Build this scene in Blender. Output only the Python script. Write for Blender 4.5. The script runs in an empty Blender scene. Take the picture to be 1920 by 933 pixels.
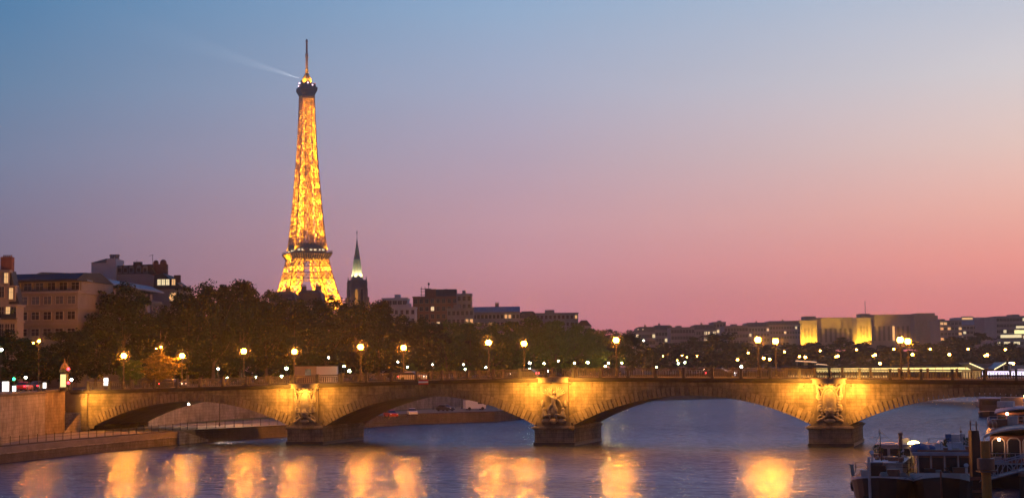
import bpy, bmesh, math, random
import numpy as np
from math import radians, sin, cos, pi, sqrt, atan2
from mathutils import Vector, Matrix

random.seed(7)
SC = bpy.context.scene
COL = SC.collection

# ------------------------------------------------------------------ camera
FPX, ZC, PITCH, ROLL = 2870.0, 11.18, radians(4.4865), radians(-0.70)
RM = Matrix.Rotation(pi/2 + PITCH, 3, 'X') @ Matrix.Rotation(ROLL, 3, 'Z')
cd = bpy.data.cameras.new('camera')
cd.sensor_fit = 'HORIZONTAL'; cd.sensor_width = 36.0; cd.lens = 36.0*FPX/1920.0
cd.clip_start = 1.0; cd.clip_end = 30000.0
cam = bpy.data.objects.new('camera', cd); COL.objects.link(cam)
cam.matrix_world = Matrix.Translation((0, 0, ZC)) @ RM.to_4x4()
SC.camera = cam

# ------------------------------------------------------------------ render settings
SC.render.engine = 'CYCLES'
cy = SC.cycles
cy.use_denoising = True
cy.max_bounces = 6; cy.diffuse_bounces = 2; cy.glossy_bounces = 3; cy.transmission_bounces = 3
cy.volume_bounces = 0; cy.transparent_max_bounces = 6
cy.caustics_reflective = False; cy.caustics_refractive = False
cy.sample_clamp_indirect = 3.0; cy.sample_clamp_direct = 130.0
SC.view_settings.view_transform = 'Standard'
SC.view_settings.look = 'None'
SC.view_settings.exposure = 0.0
SC.view_settings.gamma = 1.0
SC.view_settings.use_curve_mapping = False

def lin(r, g, b):
    def c(u):
        u /= 255.0
        return u/12.92 if u <= 0.04045 else ((u+0.055)/1.055)**2.4
    return (c(r), c(g), c(b), 1.0)

# ------------------------------------------------------------------ dusk sky
wd = bpy.data.worlds.new("World"); SC.world = wd; wd.use_nodes = True
nt = wd.node_tree; nt.nodes.clear(); N = nt.nodes; L = nt.links
out = N.new('ShaderNodeOutputWorld'); bg = N.new('ShaderNodeBackground'); L.new(bg.outputs[0], out.inputs[0])
tc = N.new('ShaderNodeTexCoord')
sx = N.new('ShaderNodeSeparateXYZ'); L.new(tc.outputs['Generated'], sx.inputs[0])
def math_node(op, a=None, b=None):
    n = N.new('ShaderNodeMath'); n.operation = op
    for i, v in enumerate((a, b)):
        if v is None: continue
        if isinstance(v, (int, float)): n.inputs[i].default_value = v
        else: L.new(v, n.inputs[i])
    return n.outputs[0]
elev = math_node('ARCSINE', sx.outputs[2])
az = math_node('ARCTAN2', sx.outputs[0], sx.outputs[1])
# elevation 0..32 degrees spread over the ramps
def mr(val, a, b):
    n = N.new('ShaderNodeMapRange'); n.clamp = True
    n.inputs[1].default_value = a; n.inputs[2].default_value = b
    L.new(val, n.inputs[0]); return n.outputs[0]
ef = mr(elev, 0.0, radians(32))
def ramp(stops):
    n = N.new('ShaderNodeValToRGB'); cr = n.color_ramp; cr.interpolation = 'B_SPLINE' if False else 'LINEAR'
    while len(cr.elements) > 1: cr.elements.remove(cr.elements[0])
    first = True
    for deg, c in stops:
        p = deg/32.0
        if first:
            e = cr.elements[0]; e.position = p; first = False
        else: e = cr.elements.new(p)
        e.color = lin(*c)
    L.new(ef, n.inputs[0]); return n.outputs[0]
SKY_L = [(0, (120, 89, 102)), (1.5, (126, 99, 115)), (2.6, (129, 105, 124)), (3.8, (131, 113, 133)), (5.4, (131, 121, 145)), (7.8, (123, 134, 163)), (10.4, (104, 136, 170)), (13.3, (81, 129, 171)), (18, (65, 124, 189)), (24, (55, 114, 189)), (32, (34, 79, 152))]
SKY_M = [(0, (191, 107, 125)), (1.5, (200, 122, 137)), (2.6, (203, 132, 145)), (3.8, (210, 147, 159)), (5.4, (207, 160, 171)), (7.8, (185, 166, 184)), (10.4, (169, 175, 199)), (13.3, (148, 176, 207)), (18, (101, 152, 211)), (24, (73, 130, 203)), (32, (40, 85, 156))]
SKY_R = [(0, (220, 110, 115)), (1.5, (231, 125, 126)), (2.6, (235, 138, 134)), (3.8, (252, 157, 142)), (5.4, (253, 184, 165)), (7.8, (237, 205, 194)), (10.4, (216, 210, 212)), (13.3, (190, 199, 215)), (18, (142, 177, 219)), (24, (93, 146, 209)), (32, (46, 91, 160))]
SKY_B = [(0, (112, 92, 100)), (4, (118, 102, 122)), (9, (96, 104, 140)), (20, (48, 76, 122)), (32, (34, 62, 110))]
def mixc(f, a, b):
    n = N.new('ShaderNodeMix'); n.data_type = 'RGBA'
    L.new(f, n.inputs[0]); L.new(a, n.inputs[6]); L.new(b, n.inputs[7]); return n.outputs[2]
cL, cM, cR, cB = ramp(SKY_L), ramp(SKY_M), ramp(SKY_R), ramp(SKY_B)
c1 = mixc(mr(az, radians(-18.5), 0.0), cL, cM)
c2 = mixc(mr(az, 0.0, radians(18.5)), c1, cR)
absaz = math_node('ABSOLUTE', az)
c3 = mixc(mr(absaz, radians(50), radians(130)), c2, cB)
# faint high-altitude unevenness of the dusk air
nz = N.new('ShaderNodeTexNoise'); nz.inputs['Scale'].default_value = 2.2; nz.inputs['Detail'].default_value = 3
mp = N.new('ShaderNodeMapping'); mp.inputs['Scale'].default_value = (1, 1, 5); L.new(tc.outputs['Generated'], mp.inputs[0]); L.new(mp.outputs[0], nz.inputs[0])
nv = mr(nz.outputs[0], 0.3, 0.7)
vm = N.new('ShaderNodeMix'); vm.data_type = 'RGBA'; vm.blend_type = 'MULTIPLY'; vm.inputs[0].default_value = 1.0
gr = N.new('ShaderNodeMapRange'); gr.inputs[3].default_value = 0.97; gr.inputs[4].default_value = 1.03; L.new(nv, gr.inputs[0])
L.new(c3, vm.inputs[6]); L.new(gr.outputs[0], vm.inputs[7])
sky = N.new('ShaderNodeTexSky'); sky.sky_type = 'NISHITA'; sky.sun_disc = False
sky.sun_elevation = radians(-3); sky.sun_rotation = radians(30)
ad = N.new('ShaderNodeMix'); ad.data_type = 'RGBA'; ad.blend_type = 'ADD'; ad.inputs[0].default_value = 0.05
L.new(vm.outputs[2], ad.inputs[6]); L.new(sky.outputs[0], ad.inputs[7])
L.new(ad.outputs[2], bg.inputs[0]); bg.inputs[1].default_value = 1.0
# last afterglow from beyond the right bank
sl = bpy.data.lights.new('sun', 'SUN'); sl.energy = 0.06; sl.angle = radians(25); sl.color = (1.0, 0.55, 0.45)
so = bpy.data.objects.new('sun', sl); COL.objects.link(so)
so.rotation_euler = (radians(84), 0, radians(180-32))

# ------------------------------------------------------------------ geometry of the place
PX, PY, PHI = 5.788, 225.41, radians(18.084)          # foot of the middle pier and bearing of the river
E2 = Vector((cos(PHI), -sin(PHI), 0)); D2 = Vector((sin(PHI), cos(PHI), 0)); O2 = Vector((PX, PY, 0))
def W(s, t, z=0.0): return O2 + E2*s + D2*t + Vector((0, 0, z))
def ray(px, py): return RM @ Vector(((px-960)/FPX, (466.5-py)/FPX, -1.0))
def at(px, py, Y):
    d = ray(px, py); return Vector((0, 0, ZC)) + d*(Y/d.y)
def onz(px, py, z):
    d = ray(px, py); return Vector((0, 0, ZC)) + d*((z-ZC)/d.z)
def ont(px, py, t):
    d = ray(px, py); c = Vector((0, 0, ZC)); k = ((O2-c).dot(D2)+t)/d.dot(D2); return c + d*k
def st(P): q = P - O2; return q.dot(E2), q.dot(D2)
STREET = 8.7

# ------------------------------------------------------------------ mesh builder
class MB:
    def __init__(s): s.v = []; s.f = []; s.m = []
    def add(s, vs, fs, mi=0):
        o = len(s.v); s.v += [tuple(v) for v in vs]
        for f in fs: s.f.append(tuple(i+o for i in f)); s.m.append(mi)
    def box(s, c, d, rz=0.0, mi=0, taper=1.0):
        x, y, z = d[0]/2, d[1]/2, d[2]/2; vs = []
        for k, (a, b, e) in enumerate([(-1,-1,-1),(1,-1,-1),(1,1,-1),(-1,1,-1),(-1,-1,1),(1,-1,1),(1,1,1),(-1,1,1)]):
            q = taper if e > 0 else 1.0
            X, Y = a*x*q, b*y*q
            vs.append((c[0]+X*cos(rz)-Y*sin(rz), c[1]+X*sin(rz)+Y*cos(rz), c[2]+e*z))
        s.add(vs, [(0,3,2,1),(4,5,6,7),(0,1,5,4),(1,2,6,5),(2,3,7,6),(3,0,4,7)], mi)
    def tube(s, p, q, r0, r1=None, n=6, mi=0):
        p = Vector(p); q = Vector(q); r1 = r0 if r1 is None else r1
        d = q-p
        if d.length < 1e-6: return
        a = d.orthogonal().normalized(); b = d.normalized().cross(a)
        vs = []
        for c, r in ((p, r0), (q, r1)):
            for i in range(n):
                w = 2*pi*i/n; vs.append(c + a*(r*cos(w)) + b*(r*sin(w)))
        fs = [(i, (i+1) % n, n+(i+1) % n, n+i) for i in range(n)]
        fs += [tuple(range(n-1, -1, -1)), tuple(range(n, 2*n))]
        s.add(vs, fs, mi)
    def path(s, pts, r, n=6, mi=0):
        for a, b in zip(pts, pts[1:]): s.tube(a, b, r, r, n, mi)
    def lathe(s, prof, c=(0, 0, 0), n=12, mi=0):
        vs = []; fs = []
        for r, z in prof:
            for i in range(n):
                w = 2*pi*i/n; vs.append((c[0]+r*cos(w), c[1]+r*sin(w), c[2]+z))
        for k in range(len(prof)-1):
            for i in range(n):
                fs.append((k*n+i, k*n+(i+1) % n, (k+1)*n+(i+1) % n, (k+1)*n+i))
        fs.append(tuple(range(n-1, -1, -1))); fs.append(tuple(range((len(prof)-1)*n, len(prof)*n)))
        s.add(vs, fs, mi)
    def ball(s, c, r, nu=10, nv=7, mi=0):
        if not hasattr(r, '__len__'): r = (r, r, r)
        vs = [(c[0], c[1], c[2]-r[2])]; fs = []
        for j in range(1, nv):
            ph = -pi/2 + pi*j/nv
            for i in range(nu):
                w = 2*pi*i/nu; vs.append((c[0]+r[0]*cos(ph)*cos(w), c[1]+r[1]*cos(ph)*sin(w), c[2]+r[2]*sin(ph)))
        vs.append((c[0], c[1], c[2]+r[2])); T = len(vs)-1
        for i in range(nu):
            fs.append((0, 1+(i+1) % nu, 1+i)); fs.append((T, T-nu+i, T-nu+(i+1) % nu))
        for j in range(nv-2):
            for i in range(nu):
                a = 1+j*nu; fs.append((a+i, a+(i+1) % nu, a+nu+(i+1) % nu, a+nu+i))
        s.add(vs, fs, mi)
    def prism(s, poly, y0, y1, mi=0):                     # outline in x,z pushed along y
        n = len(poly)
        vs = [(x, y0, z) for x, z in poly] + [(x, y1, z) for x, z in poly]
        s.add(vs, [tuple(range(n)), tuple(range(2*n-1, n-1, -1))] + [(i, n+i, n+(i+1) % n, (i+1) % n) for i in range(n)], mi)
    def prismx(s, poly, x0, x1, mi=0):                    # outline in y,z pushed along x
        n = len(poly)
        vs = [(x0, y, z) for y, z in poly] + [(x1, y, z) for y, z in poly]
        s.add(vs, [tuple(range(n)), tuple(range(2*n-1, n-1, -1))] + [(i, n+i, n+(i+1) % n, (i+1) % n) for i in range(n)], mi)
    def prismz(s, poly, z0, z1, mi=0):
        n = len(poly)
        vs = [(x, y, z0) for x, y in poly] + [(x, y, z1) for x, y in poly]
        s.add(vs, [tuple(range(n)), tuple(range(2*n-1, n-1, -1))] + [(i, n+i, n+(i+1) % n, (i+1) % n) for i in range(n)], mi)
    def mesh(s, name, mats, smooth=False, fix=True):
        me = bpy.data.meshes.new(name)
        me.from_pydata(s.v, [], s.f)
        for m in (mats if isinstance(mats, (list, tuple)) else [mats]): me.materials.append(m)
        me.polygons.foreach_set('material_index', s.m)
        if fix:
            bm = bmesh.new(); bm.from_mesh(me); bmesh.ops.recalc_face_normals(bm, faces=bm.faces); bm.to_mesh(me); bm.free()
        if smooth: me.polygons.foreach_set('use_smooth', [True]*len(me.polygons))
        me.update(); return me
    def build(s, name, mats, parent=None, smooth=False, fix=True):
        return link(name, s.mesh(name, mats, smooth, fix), parent)

def link(name, me, parent=None, loc=None):
    o = bpy.data.objects.new(name, me); COL.objects.link(o)
    if parent is not None: o.parent = parent
    if loc is not None: o.location = loc
    return o
def tag(o, label=None, cat=None, group=None, kind=None):
    if label: o['label'] = label
    if cat: o['category'] = cat
    if group: o['group'] = group
    if kind: o['kind'] = kind
    return o
def thing(name, label, cat, loc=(0, 0, 0), rz=0.0, group=None):
    o = bpy.data.objects.new(name, None); COL.objects.link(o)
    o.location = loc; o.rotation_euler = (0, 0, rz); o.empty_display_size = 0.3
    return tag(o, label, cat, group)
def copy_tree(o, parent=None):
    c = o.copy(); COL.objects.link(c)
    if parent is not None: c.parent = parent
    for ch in list(o.children): copy_tree(ch, c)
    return c
def place(proto, loc, rz, label, group=None, scale=None):
    c = copy_tree(proto); c.location = loc; c.rotation_euler = (0, 0, rz); c['label'] = label
    if group: c['group'] = group
    if scale: c.scale = scale
    return c
def lamp_light(name, kind, parent, loc, power, color, radius=0.15, aim=None, spot=None):
    l = bpy.data.lights.new(name, kind); l.energy = power; l.color = color; l.shadow_soft_size = radius
    if kind == 'SPOT': l.spot_size = spot or radians(90); l.spot_blend = 0.6
    o = bpy.data.objects.new(name, l); COL.objects.link(o); o.parent = parent; o.location = loc
    if aim is not None: o.rotation_euler = Vector(aim).to_track_quat('-Z', 'Y').to_euler()
    return o

# ------------------------------------------------------------------ materials
MATS = {}
def mat(name, col, rough=0.8, col2=None, scale=1.0, bump=0.0, metal=0.0, island=0.0, detail=4.0, coat=0.0, stretch=(1, 1, 1), bscale=None):
    if name in MATS: return MATS[name]
    m = bpy.data.materials.new(name); m.use_nodes = True; MATS[name] = m
    t = m.node_tree; b = t.nodes['Principled BSDF']
    b.inputs['Roughness'].default_value = rough; b.inputs['Metallic'].default_value = metal
    c = (*col, 1.0)
    if coat: b.inputs['Coat Weight'].default_value = coat
    src = None
    if col2 is not None or bump:
        tx = t.nodes.new('ShaderNodeTexCoord'); mpn = t.nodes.new('ShaderNodeMapping'); mpn.inputs['Scale'].default_value = stretch
        t.links.new(tx.outputs['Object'], mpn.inputs[0])
        nn = t.nodes.new('ShaderNodeTexNoise'); nn.inputs['Scale'].default_value = scale; nn.inputs['Detail'].default_value = detail; nn.inputs['Roughness'].default_value = 0.65
        t.links.new(mpn.outputs[0], nn.inputs[0])
        if col2 is not None:
            r = t.nodes.new('ShaderNodeValToRGB'); r.color_ramp.elements[0].position = 0.32; r.color_ramp.elements[1].position = 0.68
            r.color_ramp.elements[0].color = c; r.color_ramp.elements[1].color = (*col2, 1.0)
            t.links.new(nn.outputs[0], r.inputs[0]); src = r.outputs[0]
        if bump:
            bn = nn
            if bscale:
                bn = t.nodes.new('ShaderNodeTexNoise'); bn.inputs['Scale'].default_value = bscale; bn.inputs['Detail'].default_value = 5
                t.links.new(mpn.outputs[0], bn.inputs[0])
            bp = t.nodes.new('ShaderNodeBump'); bp.inputs['Strength'].default_value = bump; bp.inputs['Distance'].default_value = 0.1
            t.links.new(bn.outputs[0], bp.inputs['Height']); t.links.new(bp.outputs[0], b.inputs['Normal'])
    if island:
        g = t.nodes.new('ShaderNodeNewGeometry'); mr_ = t.nodes.new('ShaderNodeMapRange')
        mr_.inputs[3].default_value = 1-island; mr_.inputs[4].default_value = 1+island
        t.links.new(g.outputs['Random Per Island'], mr_.inputs[0])
        mx = t.nodes.new('ShaderNodeMix'); mx.data_type = 'RGBA'; mx.blend_type = 'MULTIPLY'; mx.inputs[0].default_value = 1.0
        if src is not None: t.links.new(src, mx.inputs[6])
        else: mx.inputs[6].default_value = c
        t.links.new(mr_.outputs[0], mx.inputs[7]); src = mx.outputs[2]
    if src is not None: t.links.new(src, b.inputs['Base Color'])
    else: b.inputs['Base Color'].default_value = c
    return m
def emit(name, col, strength):
    if name in MATS: return MATS[name]
    m = bpy.data.materials.new(name); m.use_nodes = True; MATS[name] = m
    b = m.node_tree.nodes['Principled BSDF']
    b.inputs['Base Color'].default_value = (0.05, 0.05, 0.05, 1)
    b.inputs['Emission Color'].default_value = (*col, 1.0); b.inputs['Emission Strength'].default_value = strength
    return m
def blocks(name, c1, c2, mortar, bw, bh, noise_scale=0.6, rough=0.85, stain=0.55):
    """coursed stone in the object's x,z plane with weather stains"""
    if name in MATS: return MATS[name]
    m = bpy.data.materials.new(name); m.use_nodes = True; MATS[name] = m
    t = m.node_tree; b = t.nodes['Principled BSDF']; b.inputs['Roughness'].default_value = rough
    tx = t.nodes.new('ShaderNodeTexCoord'); sp = t.nodes.new('ShaderNodeSeparateXYZ'); cb = t.nodes.new('ShaderNodeCombineXYZ')
    t.links.new(tx.outputs['Object'], sp.inputs[0])
    ax = t.nodes.new('ShaderNodeMath'); ax.operation = 'ADD'; t.links.new(sp.outputs[0], ax.inputs[0]); t.links.new(sp.outputs[1], ax.inputs[1])
    t.links.new(ax.outputs[0], cb.inputs[0]); t.links.new(sp.outputs[2], cb.inputs[1])
    br = t.nodes.new('ShaderNodeTexBrick'); br.inputs['Scale'].default_value = 1.0
    br.inputs['Brick Width'].default_value = bw; br.inputs['Row Height'].default_value = bh
    br.inputs['Mortar Size'].default_value = 0.02*bh/0.5; br.inputs['Color1'].default_value = (*c1, 1); br.inputs['Color2'].default_value = (*c2, 1); br.inputs['Mortar'].default_value = (*mortar, 1)
    t.links.new(cb.outputs[0], br.inputs[0])
    nn = t.nodes.new('ShaderNodeTexNoise'); nn.inputs['Scale'].default_value = noise_scale; nn.inputs['Detail'].default_value = 6; nn.inputs['Roughness'].default_value = 0.7
    t.links.new(tx.outputs['Object'], nn.inputs[0])
    r = t.nodes.new('ShaderNodeMapRange'); r.inputs[1].default_value = 0.35; r.inputs[2].default_value = 0.6; r.inputs[3].default_value = stain; r.inputs[4].default_value = 1.1
    t.links.new(nn.outputs[0], r.inputs[0])
    mx = t.nodes.new('ShaderNodeMix'); mx.data_type = 'RGBA'; mx.blend_type = 'MULTIPLY'; mx.inputs[0].default_value = 1.0
    t.links.new(br.outputs['Color'], mx.inputs[6]); t.links.new(r.outputs[0], mx.inputs[7])
    # run-off streaks and soot
    mp = t.nodes.new('ShaderNodeMapping'); mp.inputs['Scale'].default_value = (1.5, 1.5, 0.14); t.links.new(tx.outputs['Object'], mp.inputs[0])
    n2 = t.nodes.new('ShaderNodeTexNoise'); n2.inputs['Scale'].default_value = 1.1; n2.inputs['Detail'].default_value = 5; n2.inputs['Roughness'].default_value = 0.65; t.links.new(mp.outputs[0], n2.inputs[0])
    r2 = t.nodes.new('ShaderNodeMapRange'); r2.inputs[1].default_value = 0.40; r2.inputs[2].default_value = 0.58; r2.inputs[3].default_value = 0.74; r2.inputs[4].default_value = 1.05; t.links.new(n2.outputs[0], r2.inputs[0])
    m2 = t.nodes.new('ShaderNodeMix'); m2.data_type = 'RGBA'; m2.blend_type = 'MULTIPLY'; m2.inputs[0].default_value = 1.0
    t.links.new(mx.outputs[2], m2.inputs[6]); t.links.new(r2.outputs[0], m2.inputs[7]); t.links.new(m2.outputs[2], b.inputs['Base Color'])
    bp = t.nodes.new('ShaderNodeBump'); bp.inputs['Strength'].default_value = 0.5; bp.inputs['Distance'].default_value = 0.06
    t.links.new(nn.outputs[0], bp.inputs['Height']); t.links.new(bp.outputs[0], b.inputs['Normal'])
    return m

M_SPAN = blocks('spandrel stone', (0.31, 0.23, 0.14), (0.24, 0.178, 0.11), (0.11, 0.08, 0.05), 1.3, 0.5, 0.45, stain=0.45)
M_PIER = blocks('pier stone', (0.34, 0.26, 0.17), (0.28, 0.21, 0.14), (0.14, 0.105, 0.07), 1.5, 0.6, 0.5)
M_VOUS = mat('voussoir stone', (0.16, 0.115, 0.07), 0.85, (0.27, 0.20, 0.125), 1.6, 0.4, island=0.2)
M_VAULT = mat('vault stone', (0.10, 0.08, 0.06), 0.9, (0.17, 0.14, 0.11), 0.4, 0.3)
M_CARVE = mat('carved stone', (0.24, 0.18, 0.12), 0.85, (0.40, 0.32, 0.22), 2.2, 0.5)
M_PILA = mat('shade-darkened pilaster stone', (0.10, 0.075, 0.05), 0.9, (0.20, 0.15, 0.10), 1.3, 0.5)  # recess shade behind the carvings darkened into this stone colour
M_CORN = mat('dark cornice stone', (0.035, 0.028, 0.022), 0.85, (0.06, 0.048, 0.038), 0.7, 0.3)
M_IRON = mat('railing paint', (0.035, 0.03, 0.026), 0.7, (0.055, 0.045, 0.038), 1.5)
M_DARKMETAL = mat('dark metal', (0.016, 0.016, 0.016), 0.6, (0.026, 0.024, 0.022), 3.0)
M_ASPH = mat('asphalt', (0.045, 0.044, 0.043), 0.9, (0.06, 0.058, 0.055), 0.8)
M_PAVE = mat('pavement', (0.16, 0.14, 0.125), 1.0, (0.23, 0.20, 0.175), 0.5)
M_QWALL = blocks('quay wall stone', (0.28, 0.245, 0.225), (0.23, 0.20, 0.185), (0.14, 0.12, 0.11), 1.4, 0.55, 0.35)
M_QEDGE = blocks('quay edge stone', (0.42, 0.37, 0.32), (0.34, 0.30, 0.26), (0.15, 0.13, 0.11), 1.8, 0.45, 0.4)
M_QTOP = mat('quay coping', (0.045, 0.04, 0.034), 0.9, (0.085, 0.072, 0.06), 0.6, 0.3)
M_PYLON = blocks('pylon stone', (0.28, 0.21, 0.13), (0.23, 0.17, 0.10), (0.14, 0.10, 0.065), 1.2, 0.5, 0.6)
M_GRASS = mat('grass', (0.05, 0.08, 0.02), 0.95, (0.09, 0.11, 0.04), 0.5, 0.6)
M_EARTH = mat('dark ground', (0.05, 0.045, 0.035), 0.95, (0.08, 0.07, 0.055), 0.1)
M_ORANGE = emit('sodium glow', (1.0, 0.29, 0.012), 2000.0)
def halo_volume(name, density):  # scattering volume added to put a soft halo round the lamps
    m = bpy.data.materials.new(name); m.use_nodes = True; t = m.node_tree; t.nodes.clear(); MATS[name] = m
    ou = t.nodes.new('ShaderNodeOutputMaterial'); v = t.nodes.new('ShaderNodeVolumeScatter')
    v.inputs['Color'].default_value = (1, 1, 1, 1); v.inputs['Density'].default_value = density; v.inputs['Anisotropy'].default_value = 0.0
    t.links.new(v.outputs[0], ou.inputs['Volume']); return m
M_HALO = halo_volume('lamp halo scatter', 0.013)
M_WARM = emit('warm lamp glow', (1.0, 0.40, 0.05), 90.0)
M_PALE = emit('pale lamp glow', (1.0, 0.86, 0.62), 45.0)
M_GREENW = emit('greenish lamp glow', (0.85, 1.0, 0.55), 45.0)
M_RED = emit('red light', (1.0, 0.02, 0.04), 14.0)
M_GREEN = emit('green light', (0.02, 1.0, 0.35), 10.0)
M_PANEL = emit('lit poster panel', (1.0, 0.97, 0.9), 3.0)
M_WIN = mat('dark window glass', (0.02, 0.022, 0.028), 0.12)
M_WINLIT = emit('lit window', (1.0, 0.55, 0.22), 0.9)
M_WINPALE = emit('pale lit window', (1.0, 0.80, 0.45), 1.0)
M_FRAME = mat('window frame', (0.30, 0.27, 0.24), 0.7)

# ================================================================== THE SETTING
def sheet(name, poly, z, m, kind='structure', skirt=None):
    b = MB(); n = len(poly)
    pts = [W(s, t, z) for s, t in poly]
    if skirt is None:
        b.add(pts, [tuple(range(n))])
    else:
        low = [W(s, t, skirt) for s, t in poly]
        b.add(pts+low, [tuple(range(n))] + [(i, n+i, n+(i+1) % n, (i+1) % n) for i in range(n)])
    return tag(b.build(name, m), kind=kind)

# ---- water: one sheet, river frame as object space
def water_mat():
    m = bpy.data.materials.new('river water'); m.use_nodes = True
    t = m.node_tree; b = t.nodes['Principled BSDF']
    b.inputs['Base Color'].default_value = (0.012, 0.045, 0.095, 1)
    b.inputs['IOR'].default_value = 1.333
    tx = t.nodes.new('ShaderNodeTexCoord')
    def noise(scale, stretch, detail, rough=0.5):
        mp = t.nodes.new('ShaderNodeMapping'); mp.inputs['Scale'].default_value = stretch
        t.links.new(tx.outputs['Object'], mp.inputs[0])
        n = t.nodes.new('ShaderNodeTexNoise'); n.inputs['Scale'].default_value = scale; n.inputs['Detail'].default_value = detail; n.inputs['Roughness'].default_value = rough
        t.links.new(mp.outputs[0], n.inputs[0]); return n.outputs[0]
    fine = noise(0.8, (0.55, 1.0, 1), 3.0, 0.55)
    mid = noise(0.12, (0.5, 1.2, 1), 2.0)
    big = noise(0.022, (0.6, 1.6, 1), 2.0)
    ad = t.nodes.new('ShaderNodeMath'); ad.operation = 'MULTIPLY_ADD'
    t.links.new(mid, ad.inputs[0]); ad.inputs[1].default_value = 0.7
    ripple = noise(0.42, (0.55, 1.5, 1), 3.0)
    a2 = t.nodes.new('ShaderNodeMath'); a2.operation = 'MULTIPLY_ADD'; t.links.new(ripple, a2.inputs[0]); a2.inputs[1].default_value = 0.8; t.links.new(fine, a2.inputs[2]); t.links.new(a2.outputs[0], ad.inputs[2])
    bp = t.nodes.new('ShaderNodeBump'); bp.inputs['Strength'].default_value = 1.0; bp.inputs['Distance'].default_value = WATER_BUMP
    sp = t.nodes.new('ShaderNodeSeparateXYZ'); t.links.new(tx.outputs['Object'], sp.inputs[0])
    ch = t.nodes.new('ShaderNodeMapRange'); ch.inputs[1].default_value = -15; ch.inputs[2].default_value = 60; ch.inputs[3].default_value = 1.0; ch.inputs[4].default_value = 2.6   # choppier beyond the piers
    t.links.new(sp.outputs[1], ch.inputs[0])
    mlt = t.nodes.new('ShaderNodeMath'); mlt.operation = 'MULTIPLY'; t.links.new(ad.outputs[0], mlt.inputs[0]); t.links.new(ch.outputs[0], mlt.inputs[1])
    t.links.new(mlt.outputs[0], bp.inputs['Height'])
    mr_ = t.nodes.new('ShaderNodeMapRange'); mr_.inputs[1].default_value = 0.38; mr_.inputs[2].default_value = 0.62
    mr_.inputs[3].default_value = WATER_R0; mr_.inputs[4].default_value = WATER_R1
    t.links.new(big, mr_.inputs[0])
    # dark blue body; reflections dimmed and tinted blue in the mirror colour
    gl = t.nodes.new('ShaderNodeBsdfGlossy'); gl.inputs['Color'].default_value = (0.58, 0.66, 0.84, 1); t.links.new(mr_.outputs[0], gl.inputs['Roughness']); t.links.new(bp.outputs[0], gl.inputs['Normal'])
    df = t.nodes.new('ShaderNodeBsdfDiffuse'); df.inputs['Color'].default_value = (0.012, 0.035, 0.065, 1)
    fr = t.nodes.new('ShaderNodeFresnel'); fr.inputs['IOR'].default_value = 1.333; t.links.new(bp.outputs[0], fr.inputs['Normal'])
    ms = t.nodes.new('ShaderNodeMixShader'); t.links.new(fr.outputs[0], ms.inputs[0]); t.links.new(df.outputs[0], ms.inputs[1]); t.links.new(gl.outputs[0], ms.inputs[2])
    t.nodes.remove(b); t.links.new(ms.outputs[0], t.nodes['Material Output'].inputs[0])
    return m
WATER_BUMP, WATER_R0, WATER_R1 = 0.32, 0.185, 0.235
wb = MB(); wb.add([(-900, -300, 0), (900, -300, 0), (900, 1300, 0), (-900, 1300, 0)], [(0, 1, 2, 3)])
water = wb.build('water', water_mat()); water.location = O2; water.rotation_euler = (0, 0, -PHI)
tag(water, kind='structure')

# ---- the evening air
def haze():
    b = MB(); b.box((0, 1700, 180), (4600, 4100, 370))
    o = b.build('haze', HZ := bpy.data.materials.new('evening haze')); HZ.use_nodes = True
    t = HZ.node_tree; t.nodes.clear(); ou = t.nodes.new('ShaderNodeOutputMaterial'); v = t.nodes.new('ShaderNodeVolumePrincipled')
    v.inputs['Color'].default_value = (1.0, 0.95, 0.92, 1); v.inputs['Density'].default_value = HAZE_D; v.inputs['Anisotropy'].default_value = HAZE_G
    t.links.new(v.outputs[0], ou.inputs['Volume'])
    o['kind'] = 'stuff'; o['label'] = 'thin evening haze over the river'; o.display_type = 'WIRE'
HAZE_D, HAZE_G = 1.1e-4, 0.85
haze()

# ---- left bank
EDGE = [(-55.5, -90), (-57.6, -62), (-59.2, -49), (-61.0, -28.8), (-61.5, -0.4), (-62.0, 5), (-56.4, 26), (-57.9, 68), (-56, 82), (-48.2, 91), (-42.5, 98), (-41.5, 121), (-46, 200), (-54, 300), (-34, 327), (-4, 345), (26, 380), (28, 640)]
WALL = [(-58.5, -90), (-60.5, -66), (-64.8, -42), (-71.0, -27.5), (-77.9, -13), (-79.7, -5.2), (-83.5, -5.1), (-83.5, 0.4), (-80.2, 0.5), (-79.9, 20), (-82.5, 34), (-83.5, 60), (-76, 100), (-68, 140), (-63, 300), (-50, 420), (-40, 640)]
low = sheet('low_quay', EDGE + WALL[::-1], 2.0, M_PAVE, skirt=-1.0)
street = sheet('left_bank_ground', WALL + [(-40, 1100), (-700, 1100), (-700, -90)], STREET-0.004, M_EARTH)
# road along the quay and its pavement
road = sheet('road', [(-86, -13), (-86, 60), (-80, 100), (-72, 140), (-67, 300), (-53, 420), (-45, 620), (-60, 620), (-68, 420), (-82, 300), (-88, 140), (-96, 60), (-96, -90), (-62, -90), (-66, -66), (-70, -42), (-76, -28)], STREET+0.004, M_ASPH)
# grass strip on the low quay beyond the bridge
sheet('lawn', [(-77, 98), (-69, 138), (-65, 138), (-71, 98)], 2.02, M_GRASS)
sheet('lawn', [(-82.5, 35), (-83.3, 60), (-76.5, 97), (-72, 90), (-77, 60), (-77.5, 35)], 2.02, M_GRASS)

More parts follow.
